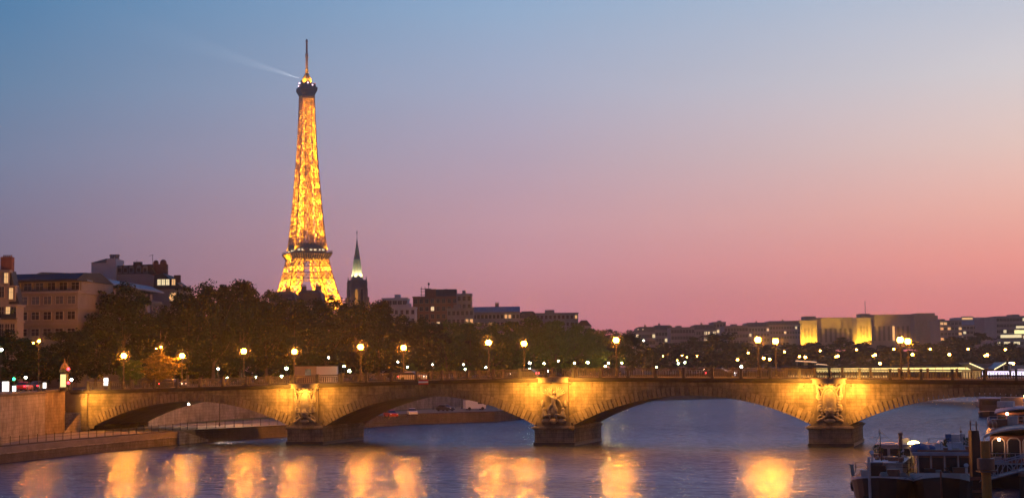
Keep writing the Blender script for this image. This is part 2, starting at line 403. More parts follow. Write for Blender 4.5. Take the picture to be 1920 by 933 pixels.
def wall_run(name, pts, z0, z1, th, m, label, coping=None, cz=0.28, parapet=0.0):
    """a masonry wall following points (outer face line), with coping as a part"""
    root = thing(name, label, 'wall', W(pts[0][0], pts[0][1], z0))
    base = Vector(root.location)
    b = MB(); c = MB()
    for (s0, t0), (s1, t1) in zip(pts, pts[1:]):
        p, q = W(s0, t0) - Vector((base.x, base.y, 0)), W(s1, t1) - Vector((base.x, base.y, 0))
        d = (q-p).normalized(); nrm = Vector((-d.y, d.x, 0))            # towards the land (left of the run)
        def slab(mb, zl, zh, o0, o1):
            P = [p+nrm*o0, q+nrm*o0, q+nrm*o1, p+nrm*o1]
            mb.add([(v.x, v.y, zl) for v in P] + [(v.x, v.y, zh) for v in P], [(0,3,2,1), (4,5,6,7), (0,1,5,4), (1,2,6,5), (2,3,7,6), (3,0,4,7)])
        slab(b, -0.5, z1-z0, 0.0, th)
        slab(c, z1-z0+0.002, z1-z0+cz, -0.15, th+0.05)
    b.build('masonry', m, root); c.build('coping', coping or M_QTOP, root)
    return root
wall_run('quay_wall', WALL[:5], 2.0, 8.35, 0.8, M_QWALL, 'curving pale stone quay wall on the bank left of the bridge', cz=0.35)
pw = wall_run('quay_wall', WALL[4:6], 2.0, 8.45, 1.0, M_PYLON, 'warm lit stone wall end block beside the dark stair recess', cz=0.4)
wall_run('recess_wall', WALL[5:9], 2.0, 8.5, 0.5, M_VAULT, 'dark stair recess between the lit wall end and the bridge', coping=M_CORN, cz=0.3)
sr = thing('quay_stair', 'dim stone steps in the recess beside the bridge', 'stair', W(-83.4, -5.0, 2.0), -PHI)
b = MB()
for i in range(14): b.box((0.3+1.6, 0.4+0.32*i, 0.22*i/2+0.11), (3.0, 0.30, 0.22*(i+1)))
b.build('steps', M_QEDGE, sr)
b = MB(); b.box((2.2, 0.25, 3.35), (2.6, 0.12, 0.16)); b.path([(0.9, 0.1, 0), (0.9, 0.1, 3.2)], 0.06); b.path([(3.4, 0.1, 0), (3.4, 0.1, 3.2)], 0.06); b.build('gate_frame', M_FRAME, sr)
wall_run('quay_wall', WALL[9:15], 2.0, 8.9, 0.8, M_QWALL, 'pale quay wall seen under the leftmost arch behind the grass')
wall_run('quay_kerb', EDGE[:5], -0.3, 1.15, 0.9, M_QEDGE, 'pale stone ledge at the waterline along the low quay', coping=M_QEDGE, cz=0.12)
# upper, darker lift of the low quay standing back from the ledge
wall_run('quay_step', [(s-1.0, t) for s, t in EDGE[:5]], 0.9, 2.05, 0.6, M_QTOP, 'dark upper course of the low quay above the pale ledge', coping=M_QTOP, cz=0.12)
wall_run('quay_kerb', EDGE[5:8], -0.3, 1.9, 0.6, M_QEDGE, 'low quay edge wall between leftmost arch and left pier', coping=M_QTOP, cz=0.12)
wall_run('quay_kerb', EDGE[7:12], -0.3, 2.1, 0.6, M_QEDGE, 'landing stage edge under the second arch with parked cars above', coping=M_QTOP, cz=0.12)
# the sloping stone ramp where the low quay turns under the bridge
rp = thing('stone_ramp', 'sloping wedge of pale stone at the quay edge under leftmost arch', 'ramp', W(-62, 0.5, 0), -PHI)
b = MB(); b.prismx([(-2.0, -0.4), (8.0, -0.4), (8.0, 0.2), (-1.0, 2.1), (-2.0, 2.1)], -1.0, 0.75); b.build('slope', M_QEDGE, rp)

# low quay fence
fn = thing('quay_fence', 'thin dark post and rail fence along the low quay edge', 'fence', W(EDGE[0][0], EDGE[0][1], 2.0))
fb = Vector(fn.location)
line = []
pts = [(s-1.5, t) for s, t in EDGE[1:7]]
acc = 0.0
for (s0, t0), (s1, t1) in zip(pts, pts[1:]):
    ln = math.hypot(s1-s0, t1-t0); k = max(1, int(round(ln/2.2)))
    for i in range(k): line.append((s0+(s1-s0)*i/k, t0+(t1-t0)*i/k))
line.append(pts[-1])
pm = MB(); pm.tube((0, 0, 0), (0, 0, 1.05), 0.05, 0.045, 6); pm.ball((0, 0, 1.08), 0.07, 6, 4); pm.box((0, 0, 0.03), (0.2, 0.2, 0.06))
pmesh = pm.mesh('post', M_DARKMETAL)
for s, t in line: link('post', pmesh, fn, W(s, t, 2.12) - fb)
for z in (0.55, 0.95):
    r = MB(); r.path([W(s, t, 2.12+z) - fb for s, t in line], 0.025, 5); r.build('rail', M_DARKMETAL, fn)

# ---- right bank land and far ground
REDGE = [(74, -120), (74, 130), (67, 262), (58, 320), (46, 365), (28.2, 390), (28.2, 640)]
right = sheet('right_bank_ground', REDGE + [(28.2, 900), (700, 900), (700, -120)], 4.0, M_EARTH, skirt=-1.0)
sheet('right_bank_terrace', [(130, 60), (118, 262), (104, 330), (74, 420), (40, 540), (30, 640), (-40, 640), (-40, 900), (700, 900), (700, 60)], 8.5, M_EARTH, skirt=3.9)
g = MB(); g.add([(-1600, 760, 8.4), (1600, 760, 8.4), (2000, 3600, 8.4), (-2000, 3600, 8.4)], [(0, 1, 2, 3)])
g.add([(-1600, 760, 8.4), (1600, 760, 8.4), (1600, 760, -2), (-1600, 760, -2)], [(0, 1, 2, 3)])
tag(g.build('ground', M_EARTH), kind='structure')
# low hill carrying the far palace and the houses right of it
hb = MB(); NX, NY = 40, 14
for j in range(NY+1):
    for i in range(NX+1):
        x = 60 + 1500*i/NX; y = 1150 + 1400*j/NY
        u = min(1, max(0, (y-1200)/650)); v = min(1, max(0, (x-90)/330))
        h = 8.0 + 19*(u*u*(3-2*u))*(v*v*(3-2*v)) + 1.5*sin(x*0.013)*u
        hb.v.append((x, y, h))
for j in range(NY):
    for i in range(NX):
        a = j*(NX+1)+i; hb.f.append((a, a+1, a+NX+2, a+NX+1)); hb.m.append(0)
tag(hb.build('hill', M_EARTH, smooth=True), kind='structure')

# ================================================================== THE BRIDGE
BR = thing('stone_bridge', 'long stone arch bridge with carved piers and iron railing across the river', 'bridge', O2, -PHI)
def ztop(s): return 9.85 - 0.55*(sqrt(s*s+144)-12)/29.8
S0, S1 = -79.4, 82.0
TF, TB = 0.7, 16.6                                       # faces of the spandrels
ARCH = [(-60.6, 17.4, 6.75), (-19.95, 16.9, 7.30), (20.1, 17.3, 7.15), (59.8, 17.4, 6.75)]
ZS = 2.9; VT = 1.25
def circ(a):
    c, h, zc = a; r = zc-ZS; R = (h*h+r*r)/(2*r); return c, h, zc-R, R
rnd = random.Random(3)
for a in ARCH:
    c, h, z0, R = circ(a); th = math.asin(h/R)
    n = 54; mb = MB()
    for i in range(n):
        a0 = -th + 2*th*i/n + 0.0016; a1 = -th + 2*th*(i+1)/n - 0.0016
        k = abs((i+0.5)/n*2-1); thick = VT + 0.28*k*k + rnd.uniform(-0.03, 0.03)
        pr = 0.14 + rnd.uniform(-0.006, 0.006)
        poly = [(c+R*sin(a0), z0+R*cos(a0)), (c+R*sin(a1), z0+R*cos(a1)), (c+(R+thick)*sin(a1), z0+(R+thick)*cos(a1)), (c+(R+thick)*sin(a0), z0+(R+thick)*cos(a0))]
        mb.prism(poly, TF-pr, TF+0.5)
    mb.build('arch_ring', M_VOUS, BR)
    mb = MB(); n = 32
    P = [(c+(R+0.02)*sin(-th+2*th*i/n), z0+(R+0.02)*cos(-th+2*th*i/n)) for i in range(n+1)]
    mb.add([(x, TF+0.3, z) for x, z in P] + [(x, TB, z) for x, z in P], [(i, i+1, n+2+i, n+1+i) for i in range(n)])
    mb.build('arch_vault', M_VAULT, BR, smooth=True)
def zbot(s):
    for a in ARCH:
        c, h, z0, R = circ(a)
        if abs(s-c) < (R+0.5)*math.sin(math.asin(h/R)):
            return z0 + sqrt((R+0.5)**2-(s-c)**2)
    return 2.4
ss = [S0 + (S1-S0)*i/420 for i in range(421)]
for t, nm in ((TF, 'spandrel_wall'), (TB, 'spandrel_wall')):
    mb = MB()
    for i, s in enumerate(ss): mb.v += [(s, t, zbot(s)), (s, t, ztop(s)-0.55)]
    for i in range(420): mb.f.append((2*i, 2*i+2, 2*i+3, 2*i+1)); mb.m.append(0)
    mb.build(nm, M_SPAN, BR)
def sweep(mb, prof, sa, sb, n, mi=0, zf=ztop):
    k = len(prof)
    o = len(mb.v)
    for i in range(n+1):
        s = sa+(sb-sa)*i/n
        for t, dz in prof: mb.v.append((s, t, zf(s)+dz))
    for i in range(n):
        for j in range(k):
            a = o+i*k+j; b2 = o+i*k+(j+1) % k
            mb.f.append((a, b2, b2+k, a+k)); mb.m.append(mi)
    mb.f.append(tuple(range(o, o+k))); mb.m.append(mi)
    mb.f.append(tuple(range(o+n*k, o+n*k+k))); mb.m.append(mi)
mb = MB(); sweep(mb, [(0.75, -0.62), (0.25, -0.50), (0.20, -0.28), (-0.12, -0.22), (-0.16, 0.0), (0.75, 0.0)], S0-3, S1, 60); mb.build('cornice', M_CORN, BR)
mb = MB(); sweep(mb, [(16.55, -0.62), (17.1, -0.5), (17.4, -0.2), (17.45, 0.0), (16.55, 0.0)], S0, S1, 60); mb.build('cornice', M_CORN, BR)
mb = MB(); sweep(mb, [(0.753, -0.6), (0.753, -0.03), (16.547, -0.03), (16.547, -0.6)], S0, S1, 60); mb.build('roadway', M_ASPH, BR)
for ta, tb in ((0.757, 2.8), (14.5, 16.543)):
    mb = MB(); sweep(mb, [(ta, -0.028), (ta, 0.10), (tb, 0.10), (tb, -0.028)], S0, S1, 60); mb.build('pavement', M_PAVE, BR)

# piers
for pc in (-40.1, 0.05, 39.9):
    mb = MB()
    mb.box((pc, 7.6, 0.55), (6.0, 15.2, 3.5))
    mb.lathe([(3.0, 0.0), (3.0, 3.5)], (pc, 15.2, -1.2), 20)
    p = mb.build('pier', M_PIER, BR)
    mb = MB(); mb.box((pc, 7.6, -0.05), (6.3, 15.6, 1.0)); mb.build('tide_band', mat('wet mossy stone', (0.035, 0.035, 0.025), 0.5, (0.06, 0.05, 0.035), 1.2, 0.5), p)
    mb = MB(); mb.box((pc, 7.6, 2.42), (6.35, 15.8, 0.16)); mb.box((pc, 7.6, 2.60), (6.7, 16.1, 0.18)); mb.box((pc, 7.55, 2.78), (6.2, 15.3, 0.18)); mb.build('pier_cap', M_PIER, p)
    mb = MB(); mb.box((pc, 1.0, 5.98), (4.3, 1.6, 6.2)); mb.box((pc, 0.95, 3.1), (5.2, 1.75, 0.5))
    mb.box((pc-2.45, 0.95, 4.2), (0.8, 0.9, 1.9), taper=0.6); mb.box((pc+2.45, 0.95, 4.2), (0.8, 0.9, 1.9), taper=0.6)
    q = mb.build('pilaster', M_PILA, p)
    mb = MB(); z = ztop(pc)
    mb.box((pc, 0.55, z-0.62), (4.7, 1.5, 0.12)); mb.box((pc, 0.5, z-0.30), (4.45, 1.5, 0.5)); mb.box((pc, 0.4, z+0.02), (4.9, 1.6, 0.12))
    mb.build('pilaster_head', M_CARVE, p)
# abutment pilasters
for s_, w_ in ((-79.9, 1.2), (79.5, 3.0)):
    mb = MB(); mb.box((s_, 0.75, 5.3), (w_, 1.0, 6.4)); mb.box((s_, 0.7, 2.5), (w_+0.4, 1.3, 0.6)); mb.box((s_, 0.7, 7.75), (w_+0.3, 1.25, 0.25)); mb.build('abutment_pilaster', M_PIER, BR)

# railing: panels between posts, both sides
def railing(t, s0, s1, n, balw):
    for i in range(n+1):
        s = s0+(s1-s0)*i/n; z = ztop(s)
        mb = MB(); mb.box((s, t, z+0.70), (0.34, 0.34, 1.40)); mb.box((s, t, z+1.43), (0.42, 0.42, 0.08)); mb.box((s, t, z+0.12), (0.42, 0.42, 0.24)); mb.build('railing_post', M_IRON, BR)
    for i in range(n):
        a, b2 = s0+(s1-s0)*i/n+0.18, s0+(s1-s0)*(i+1)/n-0.18
        mb = MB()
        for dz, hh, ww in ((1.27, 0.10, 0.20), (1.02, 0.05, 0.08), (0.20, 0.06, 0.10)):
            za, zb_ = ztop(a)+dz, ztop(b2)+dz
            mb.add([(a, t-ww/2, za-hh/2), (b2, t-ww/2, zb_-hh/2), (b2, t+ww/2, zb_-hh/2), (a, t+ww/2, za-hh/2), (a, t-ww/2, za+hh/2), (b2, t-ww/2, zb_+hh/2), (b2, t+ww/2, zb_+hh/2), (a, t+ww/2, za+hh/2)],
                   [(0,3,2,1), (4,5,6,7), (0,1,5,4), (1,2,6,5), (2,3,7,6), (3,0,4,7)])
        k = int((b2-a)/balw)
        for j in range(k):
            s = a+(b2-a)*(j+0.5)/k; z = ztop(s)
            mb.box((s, t, z+0.61), (0.09, 0.06, 0.80)); mb.box((s, t, z+0.61), (0.13, 0.09, 0.14))
        mb.build('railing_panel', M_IRON, BR)
railing(0.15, -79.0, 81.0, 39, 0.33)
railing(16.95, -79.0, 81.0, 39, 0.40)

# navigation sign over the second arch
P = ont(794, 715, -0.25); s_, t_ = st(P)
mb = MB(); mb.box((s_, -0.28, P.z-0.05), (1.55, 0.08, 0.75), mi=0); mb.box((s_, -0.335, P.z-0.05), (1.55, 0.03, 0.24), mi=1)
mb.build('navigation_sign', [mat('sign red', (0.55, 0.03, 0.03), 0.5), mat('sign white', (0.8, 0.78, 0.75), 0.5)], BR)

# carved trophies on the piers
def remesh(o, vox, disp=0.05):
    md = o.modifiers.new('carve', 'REMESH'); md.mode = 'VOXEL'; md.voxel_size = vox
    sm = o.modifiers.new('soften', 'SMOOTH'); sm.iterations = 2; sm.factor = 0.4
def swag(mb, a, b2, sag, r, n=9, y=0.0):
    pr = None
    for i in range(n+1):
        u = i/n; p = Vector((a[0]+(b2[0]-a[0])*u, y-0.12*sin(pi*u), a[1]+(b2[1]-a[1])*u - sag*sin(pi*u)))
        mb.ball(p, r*(0.75+0.5*sin(pi*u)), 7, 5)
        if pr is not None: mb.tube(pr, p, r*0.6, r*0.6, 6)
        pr = p
def cartouche(pc):
    mb = MB(); y = 0.12
    mb.ball((pc, y, 6.3), (0.95, 0.35, 1.75), 16, 12)
    for i in range(26):                                     # rolled frame round the shield
        w = 2*pi*i/26; w2 = 2*pi*(i+1)/26
        mb.tube((pc+1.12*cos(w), y-0.12, 6.3+1.95*sin(w)), (pc+1.12*cos(w2), y-0.12, 6.3+1.95*sin(w2)), 0.13, 0.13, 6)
    mb.ball((pc, y-0.38, 4.85), (0.44, 0.36, 0.48), 12, 9)   # mask with mane
    for i in range(11): mb.ball((pc+0.56*cos(2*pi*i/11), y-0.2, 4.85+0.58*sin(2*pi*i/11)), 0.17, 7, 5)
    mb.ball((pc-0.16, y-0.68, 4.95), 0.08, 6, 4); mb.ball((pc+0.16, y-0.68, 4.95), 0.08, 6, 4); mb.ball((pc, y-0.72, 4.78), (0.10, 0.12, 0.16), 6, 5)
    for sg in (-1, 1):
        swag(mb, (pc+sg*1.75, 8.6), (pc+sg*0.9, 3.75), -0.1, 0.20, 13, y-0.05)
        swag(mb, (pc+sg*0.35, 8.5), (pc+sg*1.75, 8.7), 0.5, 0.16, 7, y-0.05)
        for k in range(5):                                  # fan of flags and oars behind the shield
            w = radians(52+12*k); mb.tube((pc, y, 6.2), (pc+sg*2.45*cos(w), y+0.05, 6.2+2.75*sin(w)), 0.10, 0.15, 6)
        for i in range(10):                                 # scrolls at the foot
            w = pi*1.5*i/9; r = 0.55-0.04*i
            mb.ball((pc+sg*(1.15+r*cos(w)), y-0.05, 3.85+r*sin(w)), 0.16, 7, 5)
        mb.ball((pc+sg*1.5, y, 5.3), (0.28, 0.25, 0.55), 8, 6); mb.ball((pc+sg*1.62, y, 6.9), (0.25, 0.22, 0.5), 8, 6)
        mb.tube((pc+sg*0.3, y-0.1, 4.3), (pc+sg*1.8, y-0.1, 3.45), 0.15, 0.22, 6)
    mb.ball((pc, y-0.15, 3.55), (0.8, 0.3, 0.3), 10, 6); mb.ball((pc, y-0.1, 8.45), (0.4, 0.25, 0.35), 8, 6)
    o = mb.build('carved_shield', M_CARVE, BR, smooth=True); remesh(o, 0.055); return o
def figures(pc):
    mb = MB(); y = 0.10
    # winged figure rising above a group of crouching figures and trophies
    mb.ball((pc+0.1, y-0.25, 7.65), (0.24, 0.24, 0.30), 10, 8)
    mb.tube((pc+0.1, y-0.2, 7.4), (pc+0.05, y-0.2, 6.9), 0.13, 0.32, 8); mb.tube((pc+0.05, y-0.2, 6.95), (pc-0.05, y-0.25, 5.9), 0.40, 0.33, 8)
    mb.tube((pc+0.35, y-0.2, 6.95), (pc+1.0, y-0.3, 6.4), 0.13, 0.11, 7); mb.tube((pc+1.0, y-0.3, 6.4), (pc+1.35, y-0.3, 5.7), 0.11, 0.10, 7)
    mb.tube((pc-0.3, y-0.2, 6.95), (pc-0.85, y-0.3, 7.45), 0.13, 0.11, 7); mb.tube((pc-0.85, y-0.3, 7.45), (pc-1.25, y-0.2, 8.1), 0.11, 0.09, 7)
    mb.tube((pc-0.2, y-0.3, 6.0), (pc-0.75, y-0.5, 5.3), 0.28, 0.20, 8); mb.tube((pc-0.75, y-0.5, 5.3), (pc-0.6, y-0.4, 4.2), 0.20, 0.14, 8)
    mb.tube((pc+0.1, y-0.3, 6.0), (pc+0.45, y-0.55, 5.2), 0.28, 0.20, 8); mb.tube((pc+0.45, y-0.55, 5.2), (pc+0.25, y-0.4, 4.1), 0.20, 0.14, 8)
    for sg in (-1, 1):
        for k in range(6):
            w = radians(30+11*k); mb.tube((pc+sg*0.3, y+0.05, 6.9), (pc+sg*(0.3+1.65*cos(w)), y+0.05, 6.9+1.65*sin(w)), 0.14, 0.09, 6)
        mb.ball((pc+sg*1.45, y-0.25, 5.25), (0.26, 0.26, 0.30), 9, 7)
        mb.tube((pc+sg*1.45, y-0.2, 5.0), (pc+sg*1.3, y-0.3, 4.2), 0.28, 0.42, 8)
        mb.tube((pc+sg*1.3, y-0.4, 4.3), (pc+sg*0.5, y-0.6, 4.55), 0.20, 0.15, 7); mb.tube((pc+sg*0.5, y-0.6, 4.55), (pc+sg*0.55, y-0.5, 3.5), 0.16, 0.11, 7)
        mb.tube((pc+sg*1.6, y-0.25, 4.9), (pc+sg*1.85, y-0.2, 4.0), 0.13, 0.10, 7)
        mb.ball((pc+sg*1.2, y-0.2, 3.6), (0.75, 0.35, 0.35), 9, 6)
        mb.ball((pc+sg*1.75, y-0.05, 6.1), (0.25, 0.2, 0.55), 8, 6)
    mb.ball((pc, y-0.35, 3.55), (0.55, 0.4, 0.4), 9, 6); mb.ball((pc-0.05, y-0.15, 5.0), (0.75, 0.35, 0.9), 10, 8)
    o = mb.build('carved_figures', M_CARVE, BR, smooth=True); remesh(o, 0.055); return o
cartouche(-40.1); figures(0.05); cartouche(39.9)

# floodlights beside the piers
FL = (1.0, 0.42, 0.055)
def flood(s, z, power, t=-2.2, dx=0.0, dz=-0.12):
    mb = MB(); mb.box((s, t, z), (0.18, 0.2, 0.12)); mb.tube((s, t, z+0.05), (s, TF-0.9, z+0.5), 0.02, 0.02, 5)
    o = mb.build('floodlight', M_DARKMETAL, BR)
    lamp_light('flood lamp', 'SPOT', o, (s, t+0.05, z-0.2), power, FL, 0.12, (dx, 1.0, dz), radians(158))
for pc, pw in ((-40.1, (3000, 1600)), (0.05, (4100, 3700)), (39.9, (4100, 4300))):
    flood(pc-3.2, ztop(pc)-0.95, pw[0], dx=-0.35); flood(pc+3.2, ztop(pc)-0.95, pw[1], dx=0.35)
    flood(pc, ztop(pc)-0.75, 900 if pc < 0 else 600 if pc > 1 else 800, -1.25, 0, -1.6)
flood(-78.2, 7.6, 2600, dx=0.35)
flood(77.5, 7.6, 1900, dx=-0.35)
# small light fixed under the leftmost vault
mb = MB(); mb.box((-61.0, 1.2, 6.45), (0.3, 0.3, 0.25)); mb.ball((-61.0, 1.05, 6.25), 0.16, 8, 6, 1); mb.build('vault_light', [M_DARKMETAL, M_PALE], BR)

# ================================================================== LAMPS
def bridge_lamp(label):
    r = thing('street_lamp', label, 'street lamp')
    b = MB(); b.lathe([(0.34, 0), (0.34, 0.25), (0.22, 0.4), (0.24, 1.0), (0.13, 1.15), (0.10, 2.0), (0.075, 4.4), (0.12, 4.5), (0.07, 4.62)], n=10); b.build('post', M_DARKMETAL, r)
    b = MB(); b.lathe([(0.07, 4.62), (0.26, 4.85), (0.28, 4.95), (0.2, 4.97)], n=10); b.build('lamp_bracket', M_DARKMETAL, r)
    b = MB(); b.ball((0, 0, 5.32), 0.42, 14, 10); lg = b.build('lamp_globe', M_ORANGE, r, smooth=True)
    b = MB(); b.ball((0, 0, 5.32), 1.25, 20, 14); b.build('halo_ball', M_HALO, lg, smooth=True)  # no glass here: scattering ball added for the lamp's halo
    b = MB(); b.lathe([(0.26, 5.68), (0.27, 5.73), (0.2, 5.84), (0.08, 5.92), (0.02, 6.1)], n=12); b.build('lamp_cap', M_DARKMETAL, r)
    return r
NEAR = [-72.93, -51.19, -31.13, -10.29, 9.37, 30.03, 49.61]
NL = ['closest to the left abutment', 'over the right half of the leftmost arch', 'just right of the left carved pier', 'just left of the middle carved pier',
      'just right of the middle carved pier', 'just left of the right carved pier', 'just right of the right carved pier']
FAR = [-70.97, -49.75, -30.11, -9.5, None, 30.31, 49.65]
GB = 'orange street lamps along the bridge'
lp = None
for k, s in enumerate(NEAR):
    lab = 'lit orange bridge lamp on the near railing ' + NL[k]
    z = ztop(s)+0.1
    if lp is None:
        lp = bridge_lamp(lab); lp['group'] = GB; lp.location = W(s, 1.0, z); lp.rotation_euler = (0, 0, -PHI)
    else: place(lp, W(s, 1.0, z), -PHI, lab, GB)
for k, s in enumerate(FAR):
    if s is None: continue
    place(lp, W(s, 16.0 if True else 0, ztop(s)+0.1), -PHI, 'lit orange bridge lamp on the far railing ' + NL[k], GB)

# double-headed sodium lamp on the left quay
def quay_lamp(name, label, base, globe, m, r=0.3, arm=False, group=None, cat='street lamp'):
    h = globe.z-base.z
    t = thing(name, label, cat, base, 0, group)
    b = MB(); b.lathe([(0.13, 0), (0.13, 0.5), (0.07, 0.7), (0.05, h-r*1.1)], n=7)
    if arm: b.path([(0, 0, h-0.3), (-0.45, 0, h+0.02), (-0.75, 0, h-0.2)], 0.04, 5); b.lathe([(0.05, h-0.5), (0.05, h-r)], n=6)
    b.build('post', M_DARKMETAL, t)
    b = MB(); b.ball((0, 0, h), (r, r, r*0.9), 10, 7)
    lg = b.build('lamp_globe', m, t, smooth=True)
    if m is M_ORANGE: b = MB(); b.ball((0, 0, h), 1.05, 20, 14); b.build('halo_ball', M_HALO, lg, smooth=True)  # added halo ball round the sodium globe, without any surface
    if arm:
        b = MB(); b.ball((-0.85, 0, h-0.28), r*0.55, 8, 6); b.build('lamp_globe', m, t, smooth=True)
    b = MB(); b.lathe([(r*0.5, h+r*0.8), (r*0.3, h+r*1.05), (0.02, h+r*1.2)], n=7); b.build('lamp_cap', M_DARKMETAL, t)
    return t
def q_at(px, py, Y, zb=STREET): g = at(px, py, Y); return Vector((g.x, g.y, zb)), g
ba, gl = q_at(73, 639, 236); quay_lamp('street_lamp', 'tall double-headed orange street lamp on the left quay before the trees', ba, gl, M_ORANGE, 0.22, True)
ba, gl = q_at(302, 650, 268); quay_lamp('street_lamp', 'double-headed orange street lamp half hidden in lit leaves beyond the bridge end', ba, gl, M_ORANGE, 0.17, True)

# small pale lamps of the left bank   (px, py, Y, material, label)
GL = 'small pale lamps along the left bank'
M_BRIGHT = emit('bright warm lamp glow', (1.0, 0.66, 0.16), 480.0)
SMALL = [
 (48, 707, 250, M_PALE, 'white globe lamp on a short post right of the green traffic signal'),
 (2, 655, 255, M_GREENW, 'greenish white lamp among bright leaves at the edge of the left trees'),
 (409, 691, 300, M_PALE, 'pale lamp on a thin post just left of the lamp over the leftmost arch'),
 (426, 708, 315, M_GREENW, 'greenish lamp low among leaves below the left treetops, over the leftmost arch'),
 (480, 707, 330, M_GREENW, 'tiny greenish lamp low behind the railing left of the work cabin'),
 (537, 690, 300, M_GREENW, 'bright greenish white lamp touching the left end of the work cabin'),
 (528, 705, 330, M_GREENW, 'faint low greenish lamp under the bright one left of the work cabin'),
 (645, 686, 320, M_GREENW, 'upper pale green lamp just right of the work cabin'),
 (655, 695, 318, M_GREENW, 'lower bright green-white lamp right of the work cabin'),
 (616, 670, 340, M_PALE, 'tiny white lamp high in the dark trees above the work cabin'),
 (746, 678, 370, M_PALE, 'white lamp left of the far-railing lamp right of the left pier'),
 (811, 683, 400, M_PALE, 'white lamp under the trees over the crown of the second arch'),
 (869, 683, 420, M_PALE, 'white lamp left of a yellow-lit leaf clump over the second arch'),
 (911, 688, 400, M_PALE, 'white lamp below the bridge lamp left of the middle pier'),
 (993, 691, 430, M_GREENW, 'bright greenish lamp at the railing just left of the middle pier'),
 (993, 680, 470, M_PALE, 'dim small lamp above the bright greenish one near the middle pier'),
 (1020, 681, 460, M_BRIGHT, 'small white lamp over the carved figures of the middle pier'),
 (1027, 695, 470, M_PALE, 'tiny low lamp behind the railing over the middle pier'),
 (1047, 676, 480, M_BRIGHT, 'small white lamp a little right of the middle pier'),
 (1077, 680, 490, M_BRIGHT, 'warm white lamp over the left foot of the third arch'),
 (1102, 679, 500, M_BRIGHT, 'bright warm lamp left of the bridge lamp past the middle pier'),
 (1135, 686, 520, M_BRIGHT, 'greenish lamp just under and left of the bridge lamp past the middle pier'),
 (1141, 680, 540, M_BRIGHT, 'warm lamp beside the greenish one left of the third arch'),
 (1166, 680, 560, M_BRIGHT, 'warm lamp right of the post of the bridge lamp past the middle pier'),
 (1207, 638, 590, M_PALE, 'dim lamp on the flank of the last big left bank tree'),
 (1243, 667, 640, M_WARM, 'tall warm white lamp alone over the left part of the third arch'),
 (1272, 681, 600, M_GREENW, 'larger green-white lamp, left one of a low pair before dark trees'),
 (1284, 679, 600, M_GREENW, 'larger green-white lamp, right one of a low pair before dark trees'),
 (1279, 666, 700, M_WARM, 'upper tiny lamp above the green-white pair'),
 (1288, 669, 700, M_WARM, 'second tiny lamp above the right lamp of the green-white pair'),
 (1270, 675, 690, M_WARM, 'tiny lamp just over the left lamp of the green-white pair'),
 (1307, 667, 700, M_WARM, 'tiny lone lamp right of the green-white pair'),
 (1320, 691, 560, M_PALE, 'white lamp at railing height over the crown of the third arch'),
 (1231, 688, 560, M_GREENW, 'small pale lamp at railing height left of the green-white pair'),
]
for px, py, Y, m, lab in SMALL:
    base, g_ = q_at(px, py, Y, STREET if Y < 600 else 6.0)
    big = 'bright' in lab or 'larger' in lab
    quay_lamp('quay_lamp', lab, base, g_, m, (0.30 if big else 0.21)*(1.0 if Y < 450 else 1.25), False, GL, 'lamp')

# right bank lamps: two rows
GR = 'warm lamps along the right bank'
def ordw(i): return ['first', 'second', 'third', 'fourth', 'fifth', 'sixth', 'seventh', 'eighth', 'ninth', 'tenth'][i]
UP = [(1403, 661), (1471, 659), (1538, 657), (1606, 655), (1676, 654), (1744, 654), (1815, 654), (1885, 655)]
LO = [(1383, 674), (1499, 668), (1510, 669), (1571, 667), (1641, 665), (1711, 664), (1780, 664), (1851, 665)]
for i, (px, py) in enumerate(UP):
    Y = 760-22*i; base, g_ = q_at(px, py, Y, 8.5)
    quay_lamp('quay_lamp', 'warm lamp %s from the left in the upper row beyond the right piers' % ordw(i), base, g_, M_WARM, 0.42, False, GR, 'lamp')
for i, (px, py) in enumerate(LO):
    Y = 660-18*i; base, g_ = q_at(px, py, Y, 5.0)
    quay_lamp('quay_lamp', 'warm lamp %s from the left in the lower row beyond the right piers' % ordw(i), base, g_, M_WARM, 0.5 if i != 1 else 0.4, i in (3, 4, 7), GR, 'lamp')
for px, py, lab in [(1432, 671, 'warm lamp over yellow-lit leaves, left one of a pair right of the third arch crown'), (1443, 673, 'warm lamp over yellow-lit leaves, right one of a pair right of the third arch crown'),
                    (1650, 681, 'small pale lamp low between two bigger warm ones right of the right pier'), (1390, 687, 'bluish white lamp low at the railing near the end of the third arch'), (1900, 681, 'warm lamp beside the bright moored boats')]:
    base, g_ = q_at(px, py, 600, 5.0); quay_lamp('quay_lamp', lab, base, g_, M_WARM if 'bluish' not in lab else M_PALE, 0.5, False, GR, 'lamp')

# ================================================================== LEFT BRIDGE HEAD
# advertising column
p = at(121, 705, 243); ac = thing('advertising_column', 'round advertising column with golden dome and glowing poster by the bridge end', 'kiosk', (p.x, p.y, STREET))
b = MB(); b.lathe([(0.72, 0), (0.72, 0.4), (0.62, 0.45), (0.62, 2.75), (0.70, 2.8)], n=16); b.build('drum', M_DARKMETAL, ac)
b = MB(); b.lathe([(0.72, 2.8), (0.85, 2.95), (0.80, 3.25), (0.66, 3.35)], n=16); b.build('cornice', mat('green paint', (0.05, 0.09, 0.06), 0.5), ac)
b = MB(); b.lathe([(0.66, 3.35), (0.60, 3.75), (0.40, 4.15), (0.12, 4.4), (0.08, 4.6), (0.02, 5.1)], n=14); b.build('dome', mat('gilt', (0.22, 0.14, 0.03), 0.5), ac, smooth=True)
b = MB(); n = 7
vs = [(0.66*cos(radians(-150+16*i)), 0.66*sin(radians(-150+16*i)), z) for i in range(n) for z in (0.55, 2.55)]
b.add(vs, [(2*i, 2*i+2, 2*i+3, 2*i+1) for i in range(n-1)]); b.build('poster', emit('warm poster', (1.0, 0.75, 0.3), 1.3), ac)

